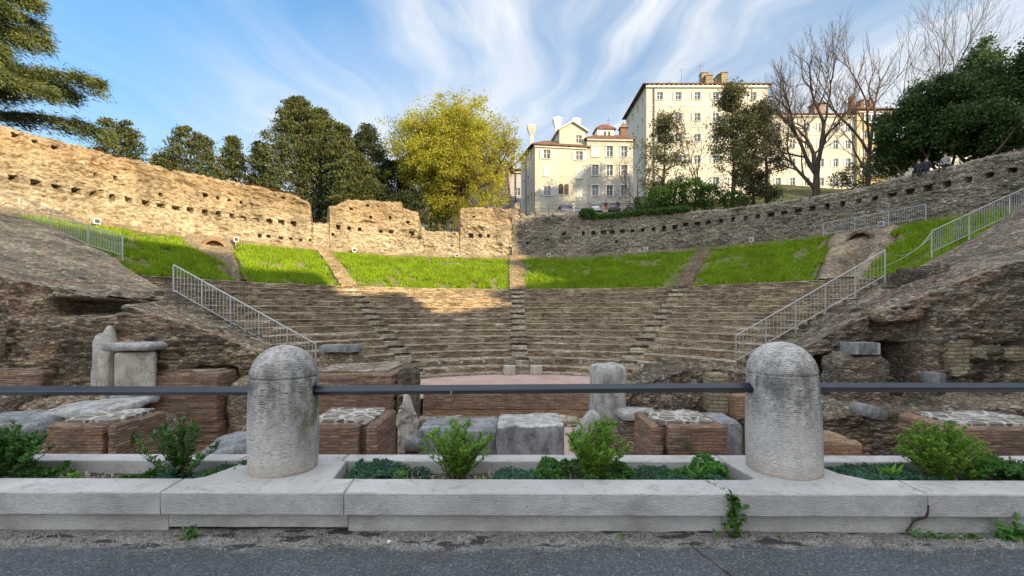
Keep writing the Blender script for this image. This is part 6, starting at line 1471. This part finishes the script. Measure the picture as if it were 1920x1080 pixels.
def person(label, x, y, z, rz, top, legs, sit=False, arms=.12, h=1.72):
    """one continuous skinned body; clothing by material zones; hair as a child"""
    s = h/1.72; hip = .92 if not sit else .22
    def J(a, b, c): return (a*s, b*s, c*s)
    pts = {'pel': J(0, 0, hip), 'sp': J(0, 0, hip+.22), 'ch': J(0, -.01, hip+.42), 'nk': J(0, 0, hip+.58), 'hd': J(0, -.015, hip+.68), 'ht': J(0, -.01, hip+.79)}
    ed = [('pel', 'sp'), ('sp', 'ch'), ('ch', 'nk'), ('nk', 'hd'), ('hd', 'ht')]
    rad = {'pel': .15, 'sp': .135, 'ch': .155, 'nk': .055, 'hd': .09, 'ht': .075}
    for sg, n in ((-1, 'l'), (1, 'r')):
        if not sit: pts[n+'h'] = J(sg*.1, 0, hip-.08); pts[n+'k'] = J(sg*.11, -.03, .50); pts[n+'a'] = J(sg*.12, .01, .09); pts[n+'t'] = J(sg*.13, -.16, .05)
        else: pts[n+'h'] = J(sg*.1, -.05, hip-.02); pts[n+'k'] = J(sg*.13, -.45, hip+.05); pts[n+'a'] = J(sg*.13, -.48, hip-.38); pts[n+'t'] = J(sg*.14, -.62, hip-.42)
        pts[n+'s'] = J(sg*.18, 0, hip+.48); pts[n+'e'] = J(sg*(.22+arms*.3), -.02, hip+.20); pts[n+'w'] = J(sg*(.20+arms*.1), -.14-arms, hip-.03); pts[n+'f'] = J(sg*(.19+arms*.1), -.19-arms, hip-.12)
        ed += [('pel', n+'h'), (n+'h', n+'k'), (n+'k', n+'a'), (n+'a', n+'t'), ('ch', n+'s'), (n+'s', n+'e'), (n+'e', n+'w'), (n+'w', n+'f')]
        rad.update({n+'h': .10, n+'k': .065, n+'a': .045, n+'t': .04, n+'s': .07, n+'e': .045, n+'w': .03, n+'f': .032})
    names = list(pts); me = bpy.data.meshes.new('person'); me.from_pydata([pts[k] for k in names], [(names.index(a), names.index(b)) for a, b in ed], [])
    o = bpy.data.objects.new('person', me); COL.objects.link(o); md = o.modifiers.new('skin', 'SKIN'); md.use_smooth_shade = True
    for i, k in enumerate(names): v = me.skin_vertices[0].data[i]; v.radius = (rad[k]*s, rad[k]*s*.85); v.use_root = k == 'pel'
    sb = o.modifiers.new('sub', 'SUBSURF'); sb.levels = 1; sb.render_levels = 1
    dg = bpy.context.evaluated_depsgraph_get(); ev = bpy.data.meshes.new_from_object(o.evaluated_get(dg)); bpy.data.objects.remove(o); o = bpy.data.objects.new('person', ev); COL.objects.link(o)
    ev.materials.clear()
    for m_ in (legs, top, mats['skin']): ev.materials.append(m_)
    for p in ev.polygons:
        c = p.center; zz = c.z/s
        p.material_index = 2 if (zz > hip+.56 or ((abs(c.x)/s > .15) and zz < hip-.02 and zz > hip-.25 and abs(c.y)/s > .10 and not sit)) else (1 if zz > hip+.02 else 0)
    o.location = (x, y, z); o.rotation_euler = (0, 0, rz); tag(o, label, 'person')
    V = []; F = []
    for i in range(7):
        for k in range(10): a = 2*math.pi*k/10; ph = math.pi*.5*i/6; V.append((x+.098*s*math.cos(a)*math.cos(ph), y+.015+.105*s*math.sin(a)*math.cos(ph), z+s*(hip+.72)+.12*s*math.sin(ph)))
    F = [(i*10+k, i*10+(k+1) % 10, (i+1)*10+(k+1) % 10, (i+1)*10+k) for i in range(6) for k in range(10)]
    hb_ = mk('hair', [(v[0]-x, v[1]-y, v[2]-z) for v in V], F, mats['hair'], smooth=True); hb_.parent = o
    return o
ZP = 14.93
person('person in a white dress standing at the upper railing', *at(1075.5, 0, 62.6)[:2], ZP, .3, mats['cl_white'], mats['cl_white'])
person('person with dark hair standing left of the one in white', *at(1049.5, 0, 63.2)[:2], ZP-.25, .1, mats['cl_dark'], mats['cl_grey'], h=1.6)
person('person in a dark top and red trousers beside the pale blue car', *at(1136, 0, 62.5)[:2], ZP, -.2, mats['cl_dark'], mats['cl_red'], h=1.8)
person('person all in dark clothes standing right of the red trousers', *at(1158.5, 0, 62.5)[:2], ZP, .15, mats['cl_dark'], mats['cl_dark'], h=1.85)
person('person in dark clothes standing small at the right end of the railing', *at(1179, 0, 63.0)[:2], ZP-.3, .15, mats['cl_dark'], mats['cl_grey'], h=1.6)
for k, (th, lab, tp) in enumerate([(63.55, 'left one of the seated dark clad people on the right wall', 'cl_dark'), (64.35, 'second dark clad person seated close beside the first on the right wall', 'cl_dark'), (66.2, 'person in grey seated apart on the right wall top', 'cl_grey')]):
    p = pol(np.array(R(th)), 30.55, np.array(10.78)); person(lab, p[0], p[1], p[2], -R(th), mats[tp], mats['cl_dark'], sit=True)

# ================================================================== PLANTING IN THE FOREGROUND BED
def leaf_mesh(P, D, L, W, rs, curl=.25):
    """pointed folded leaves, 2 quads each side of the midrib"""
    n = len(P); D = D/np.linalg.norm(D, axis=1)[:, None]; U = np.array([0, 0, 1.0])+rs.normal(0, .35, (n, 3)); S = np.cross(D, U); S /= np.linalg.norm(S, axis=1)[:, None]+1e-9; Nn = np.cross(S, D)
    L = L[:, None]; W = W[:, None]
    m1 = P+D*L*.35+Nn*L*.02; m2 = P+D*L*.72-Nn*L*curl*.25; tp = P+D*L-Nn*L*curl*.6
    a1 = P+D*L*.32+S*W*.42+Nn*W*.18; b1 = P+D*L*.32-S*W*.42+Nn*W*.18; a2 = P+D*L*.70+S*W*.40+Nn*W*.12-Nn*L*curl*.22; b2 = P+D*L*.70-S*W*.40+Nn*W*.12-Nn*L*curl*.22
    V = np.stack([P, a1, m1, b1, a2, m2, b2, tp], 1).reshape(-1, 3); b = (np.arange(n)*8)[:, None]
    F3 = np.concatenate([b+np.array([[0, 2, 1]]), b+np.array([[0, 3, 2]]), b+np.array([[4, 5, 7]]), b+np.array([[5, 6, 7]])]); F4 = np.concatenate([b+np.array([[1, 2, 5, 4]]), b+np.array([[3, 6, 5, 2]])])
    return V, F3.tolist()+F4.tolist()
def shrub(label, x, y, w, h, nst, lpw, leaf, lw, seed, m='l_shrub', spread=1.0, z0=.19, cat='shrub', name='leafy_shrub', low=.25, side=0, curl=.25, fine=1):
    rs = np.random.default_rng(seed); e = empty(name, (x, y-x*KY, z0-.03), label, cat, 'leafy shrubs in the planter'); b = np.array([x, y-x*KY, z0-.03]); segs = []; P = []; D = []; L = []
    for s in range(nst):
        a = rs.uniform(0, 6.283); o_ = rs.uniform(0, 1)**.6; tipx = np.array([math.cos(a)*w*.5*o_*spread+side*w*.5*rs.random(), math.sin(a)*min(w*.5, .17)*o_, h*(1-.35*o_**2)*rs.uniform(.72, 1.03)])
        start = b+np.array([rs.normal(0, .015), rs.normal(0, .012), 0]); pv = start; k = 9
        for i in range(1, k+1):
            f = i/k; c = start+np.array([tipx[0]*f**1.25, tipx[1]*f**1.25, tipx[2]*f])+rs.normal(0, .004, 3); segs.append((pv, c, .0045*(1-f)+.0012, .0045*(1-f-.05)+.0012))
            if f >= low:
                for q in range(lpw if f < .95 else int(lpw*2.2)):
                    aa = rs.uniform(0, 6.283); upb = .35+.8*f*(1 if f < .95 else 1.5); dd = np.array([math.cos(aa), math.sin(aa), upb*rs.uniform(.4, 1.2)]); u = rs.random(); P.append(pv+(c-pv)*u); D.append(dd); L.append(leaf*rs.uniform(.65, 1.15)*(1 if f < .95 else .8))
            pv = c
    P, D, L = np.array(P), np.array(D), np.array(L); V, F = leaf_mesh(P, D, L, L*lw, rs, curl); mk('leaves', V, F, mats[m], e, smooth=False)
    V, F = tubes_np([(np.array(a_), np.array(b_), r, q) for a_, b_, r, q in segs], 4, 4); mk('stems', V, F, mats['stem'], e); return e
def fx(px, y=3.25): return (px-960)/853*y
shrub('dense dark green shrub at the left frame edge', fx(20), 3.22, .62, .44, 80, 7, .044, .34, 1, 'l_shrub_dark', 1.0)
shrub('dark leafy shrub behind the edge shrub at the far left', fx(-30), 3.34, .5, .42, 30, 5, .042, .34, 2, 'l_shrub_dark')
shrub('loose shrub of rosette shoots left of the left post', fx(335), 3.25, .68, .46, 26, 6, .052, .36, 3, 'l_shrub_dark', 1.0, low=.4)
shrub('bright green shrub on the left of the middle bed', fx(858), 3.24, .56, .49, 40, 6, .060, .25, 4, 'l_shrub', 1.0, low=.3)
shrub('bright green shrub on the right of the middle bed', fx(1114), 3.24, .56, .49, 42, 6, .060, .25, 5, 'l_shrub', 1.0, low=.3)
shrub('round dense green shrub right of the right post', fx(1752), 3.24, .66, .47, 130, 9, .036, .30, 6, 'l_shrub', 1.0, low=.25)
shrub('side shoot clump leaning from the round shrub', fx(1808), 3.22, .22, .26, 16, 6, .034, .30, 7, 'l_shrub', 1.0)
shrub('dark low shrub with reddish tips at the right edge', fx(1885), 3.22, .42, .20, 34, 7, .026, .4, 8, 'l_shrub_dark', 1.0)
shrub('upper shoots with reddish tips at the right frame edge', fx(1900), 3.28, .34, .24, 12, 5, .022, .4, 9, 'l_red', 1.0, low=.6)
G8 = 'leaf rosettes in the planter'
for k, (px, y, w_, h_, lab, mm) in enumerate([(745, 3.17, .17, .10, 'small spiky bright rosette left of the middle bed shrubs', 'l_shrub'), (1312, 3.17, .24, .14, 'spiky green rosette near the left side of the right post', 'l_shrub_dark'), (1668, 3.2, .24, .15, 'spiky green rosette just left of the round shrub', 'l_shrub'), (130, 3.18, .16, .10, 'small weedy tuft in the left bed soil', 'l_shrub'), (318, 3.18, .28, .14, 'grey green drooping leaf tuft under the loose shrub', 'l_sedum'), (905, 3.15, .12, .06, 'tiny tuft right of the bright left shrub', 'l_shrub')]):
    rs = np.random.default_rng(90+k); n = 70; a = rs.uniform(0, 6.283, n); el = rs.uniform(.1, 1.3, n); P = np.tile([fx(px, y), y-fx(px, y)*KY, .19], (n, 1))+rs.normal(0, .012, (n, 3)); P[:, 2] += rs.uniform(0, h_*.45, n)
    D_ = np.stack([np.cos(a)*np.cos(el), np.sin(a)*np.cos(el), np.sin(el)], -1); L = w_*.5*rs.uniform(.6, 1.0, n); V, F = leaf_mesh(P, D_, L, L*.16, rs, .4)
    tag(mk('leaf_rosette', V, F, mats[mm], base=tuple(P[0])), lab, 'plant', G8)
def carpet(name, label, spans, m, seed, dens, sz=.020, h=.05, top=.205):
    """stonecrop: many little rosettes of fleshy leaves over low mounds"""
    rs = np.random.default_rng(seed); Ps = []; Ds = []; Ls = []
    for (x0, x1, y0, y1, hh) in spans:
        n = int(dens*(x1-x0)*(y1-y0)); x = rs.uniform(x0, x1, n); y = rs.uniform(y0, y1, n); md = np.clip(.55+1.1*fbm(np.stack([x*7, y*7, x*0+seed], -1), 3, seed), 0, 1)
        ed = np.clip(np.minimum(x-x0, x1-x)/.06, 0, 1); ok = md*ed > rs.uniform(.05, .35, n); x, y, md, ed = x[ok], y[ok], md[ok], ed[ok]; z = top-.03+hh*md*ed+rs.uniform(-.012, .012, len(x))
        c = np.stack([x, y-x*KY, z], -1); k = 11; cc = np.repeat(c, k, 0); a = rs.uniform(0, 6.283, len(cc)); el = rs.uniform(0, 1.2, len(cc))
        Ps.append(cc+rs.normal(0, .003, cc.shape)); Ds.append(np.stack([np.cos(a)*np.cos(el), np.sin(a)*np.cos(el), np.sin(el)+.1], -1)); Ls.append(sz*rs.uniform(.7, 1.2, len(cc)))
    P, D_, L = np.concatenate(Ps), np.concatenate(Ds), np.concatenate(Ls); V, F = leaves_np(P+D_*L[:, None]*.5, 1.0, rs, .5, .2, D_*2.2); 
    n = len(P); D_ = D_/np.linalg.norm(D_, axis=1)[:, None]; S = np.cross(D_, rs.normal(size=(n, 3))); S /= np.linalg.norm(S, axis=1)[:, None]; V = np.stack([P, P+D_*L[:, None]*.55+S*L[:, None]*.26, P+D_*L[:, None], P+D_*L[:, None]*.55-S*L[:, None]*.26], 1).reshape(-1, 3)
    tag(mk(name, V, F, mats[m]), label, 'ground cover', kind='stuff')
carpet('stonecrop', 'blue green stonecrop carpeting the planting beds', [(fx(640, 3.2), fx(800, 3.2), 3.11, 3.42, .11), (fx(1120, 3.12), fx(1370, 3.12), 3.1, 3.40, .08), (fx(1555), fx(1760), 3.11, 3.40, .08), (fx(360), fx(470, 3.3), 3.12, 3.42, .09), (fx(920), fx(1060), 3.12, 3.4, .05), (fx(-60), fx(60), 3.1, 3.3, .07), (fx(630, 3.15), fx(730, 3.2), 3.1, 3.42, .10), (fx(700), fx(800), 3.15, 3.4, .05), (fx(350), fx(460, 3.3), 3.12, 3.42, .06), (fx(420), fx(475, 3.4), 3.25, 3.45, .08), (fx(1230), fx(1370), 3.12, 3.42, .06), (fx(1553), fx(1640), 3.12, 3.44, .07), (fx(1640), fx(1740), 3.12, 3.35, .05), (fx(1085, 3.12), fx(1240, 3.12), 3.1, 3.25, .045), (fx(0), fx(110), 3.1, 3.25, .05), (fx(210), fx(300), 3.12, 3.3, .05)], 'l_sedum', 3, 3600)
carpet('green_ground_cover', 'deep green low ground cover filling the planting beds', [(fx(1000), fx(1190), 3.12, 3.42, .15), (fx(1250), fx(1365), 3.15, 3.45, .14), (fx(1790), fx(1980), 3.1, 3.42, .17), (fx(225), fx(420), 3.11, 3.3, .07), (fx(1730), fx(1800), 3.12, 3.3, .05), (fx(-60), fx(100), 3.15, 3.4, .09), (fx(225), fx(290), 3.15, 3.3, .05), (fx(1590), fx(1700), 3.25, 3.45, .05)], 'l_shrub_dark', 5, 4200, .024)
# crumbs and pebbles on the soil
rs = np.random.default_rng(12); m = MB()
for k in range(420):
    x = rs.uniform(-3.6, 3.9); y = rs.uniform(3.12, 3.42); s = rs.uniform(.004, .012)
    if abs(x-P1X) < .45 or abs(x-P2X) < .45: continue
    q = [(x+s*math.cos(a)*rs.uniform(.7, 1.2), y-x*KY+s*math.sin(a)*rs.uniform(.7, 1.2)) for a in np.linspace(0, 5.2, 6)]; m.hull([(*p, .17) for p in q], [(x+(p[0]-x)*.6, y-x*KY+(p[1]-y+x*KY)*.6, .205+s*.8) for p in q])
tag(m.build('soil_pebbles', mats['marble_warm']), 'small pale pebbles scattered on the planter soil', 'pebbles', kind='stuff')
# weeds in the joints
def weed(label, pts, n, leaf, seed, m='ivy', name='wall_weed', cat='weed'):
    rs = np.random.default_rng(seed); pts = np.array(pts, float); t = rs.uniform(0, len(pts)-1, n); i = np.minimum(t.astype(int), len(pts)-2); f = (t-i)[:, None]; c = pts[i]*(1-f)+pts[i+1]*f
    P = c[:, :3]+rs.normal(size=(n, 3))*c[:, 3:4]*np.array([1, .35, 1]); P[:, 1] = np.minimum(P[:, 1], c[:, 1]+.004); D_ = rs.normal(size=(n, 3))*[1, .5, .7]+[0, -.7, .15]; L = leaf*rs.uniform(.5, 1.2, n); V, F = leaf_mesh(P-np.array([0, .01, 0]), D_, L, L*.75, rs, .3)
    return tag(mk(name, V, F, mats[m], base=tuple(pts[0][:3])), label, cat)
yk = yf-.012
weed('ivy sprig climbing out of the joint in the kerb left of the right post', [(1.36, yk+.0, .262, .006), (1.375, yk-.012, .22, .012), (1.385, yk-.02, .15, .026), (1.36, yk-.01, .08, .042), (1.38, yk, .045, .02)], 150, .042, 1)
weed('dry creeper stem lying across the coping joint', [(1.30, 3.08, .272, .004), (1.33, 2.97, .272, .004), (1.37, yk+.01, .268, .004)], 40, .014, 2, 'l_pine')
weed('small fern tuft in the gap under the left kerb stone', [(-1.99, yk+.01, .045, .02), (-1.98, yk-.02, .02, .02)], 55, .038, 3, 'l_shrub_dark')
weed('broad leaved weed at the kerb foot near the right edge', [(3.04, yk-.01, .05, .035), (3.12, yk-.02, .03, .035), (2.99, yk-.02, .02, .02)], 75, .06, 4, 'l_shrub_dark')
weed('low weeds along the kerb foot under the broken joint', [(2.46, yk-.01, .045, .018), (2.60, yk-.01, .012, .014), (2.80, yk-.01, .01, .012), (2.9, yk-.01, .01, .01)], 130, .026, 5, 'l_shrub_dark')
weed('tiny weed at the kerb foot in the middle', [(.66, yk-.005, .02, .008), (.68, yk-.01, .012, .008)], 16, .02, 6, 'l_shrub')
weed('tiny weed at the kerb foot right of the ivy', [(1.64, yk-.005, .012, .01), (1.66, yk-.01, .01, .008)], 16, .02, 7, 'l_shrub')
weed('small leafy weed growing from the red face of the front right brick block', [(3.25, 8.46, -1.05, .03), (3.27, 8.45, -1.08, .03)], 26, .07, 8, 'l_shrub_dark')
weed('small green weed on the side of the front left brick block', [(-7.36, 8.9, -1.05, .06), (-7.36, 8.95, -1.1, .06)], 40, .09, 9, 'l_shrub_dark')
# broken joint in the right coping, dark cracks and bits on the street
def crack(label, pts, w, m, name='joint_crack'):
    b = MB(); pts = [np.array(p, float) for p in pts]
    for p, q in zip(pts[:-1], pts[1:]): b.tube(p, q, w*rs.uniform(.6, 1.3), w*rs.uniform(.6, 1.3), 5)
    return tag(b.build(name, m, base=tuple(pts[0])), label, 'crack')
crack('dark broken chip in the right kerb joint', [(2.585, yf-.02, .20), (2.583, yf-.02, .16), (2.57, yf-.02, .125), (2.55, yf-.004, .11), (2.51, yf, .09), (2.49, yf+.004, .05), (2.47, yf+.004, .02)], .007, mats['rust'])
crack('thin crack crossing the asphalt toward the kerb', [(1.06, 2.75, .005), (1.10, 2.6, .003), (1.13, 2.5, .003), (1.16, 2.42, .002), (1.18, 2.3, .002)], .0045, mats['rust'], 'asphalt_crack')
tag(rough_block('paper_scrap', (-.735, 2.72, .024), (.026, .02, .018), mats['lampw'], .5, (.3, .2), .006, 5, 3, .008), 'tiny white paper scrap on the street grit', 'litter')
rs = np.random.default_rng(33); m = MB()
for k in range(900):
    x = rs.uniform(-3.6, 3.6); y = 2.84-abs(rs.normal(0, .11)); s = rs.uniform(.0018, .006)
    q = [(x+s*math.cos(a)*rs.uniform(.7, 1.2), y-x*KY+s*math.sin(a)*rs.uniform(.7, 1.2)) for a in np.linspace(0, 5.2, 5)]; m.hull([(*p, -.004) for p in q], [(x+(p[0]-x)*.6, y-x*KY+(p[1]-y+x*KY)*.6, .014+s) for p in q])
tag(m.build('street_grit', mats['tread']), 'loose grit and crumbs lying along the kerb foot', 'grit', kind='stuff')
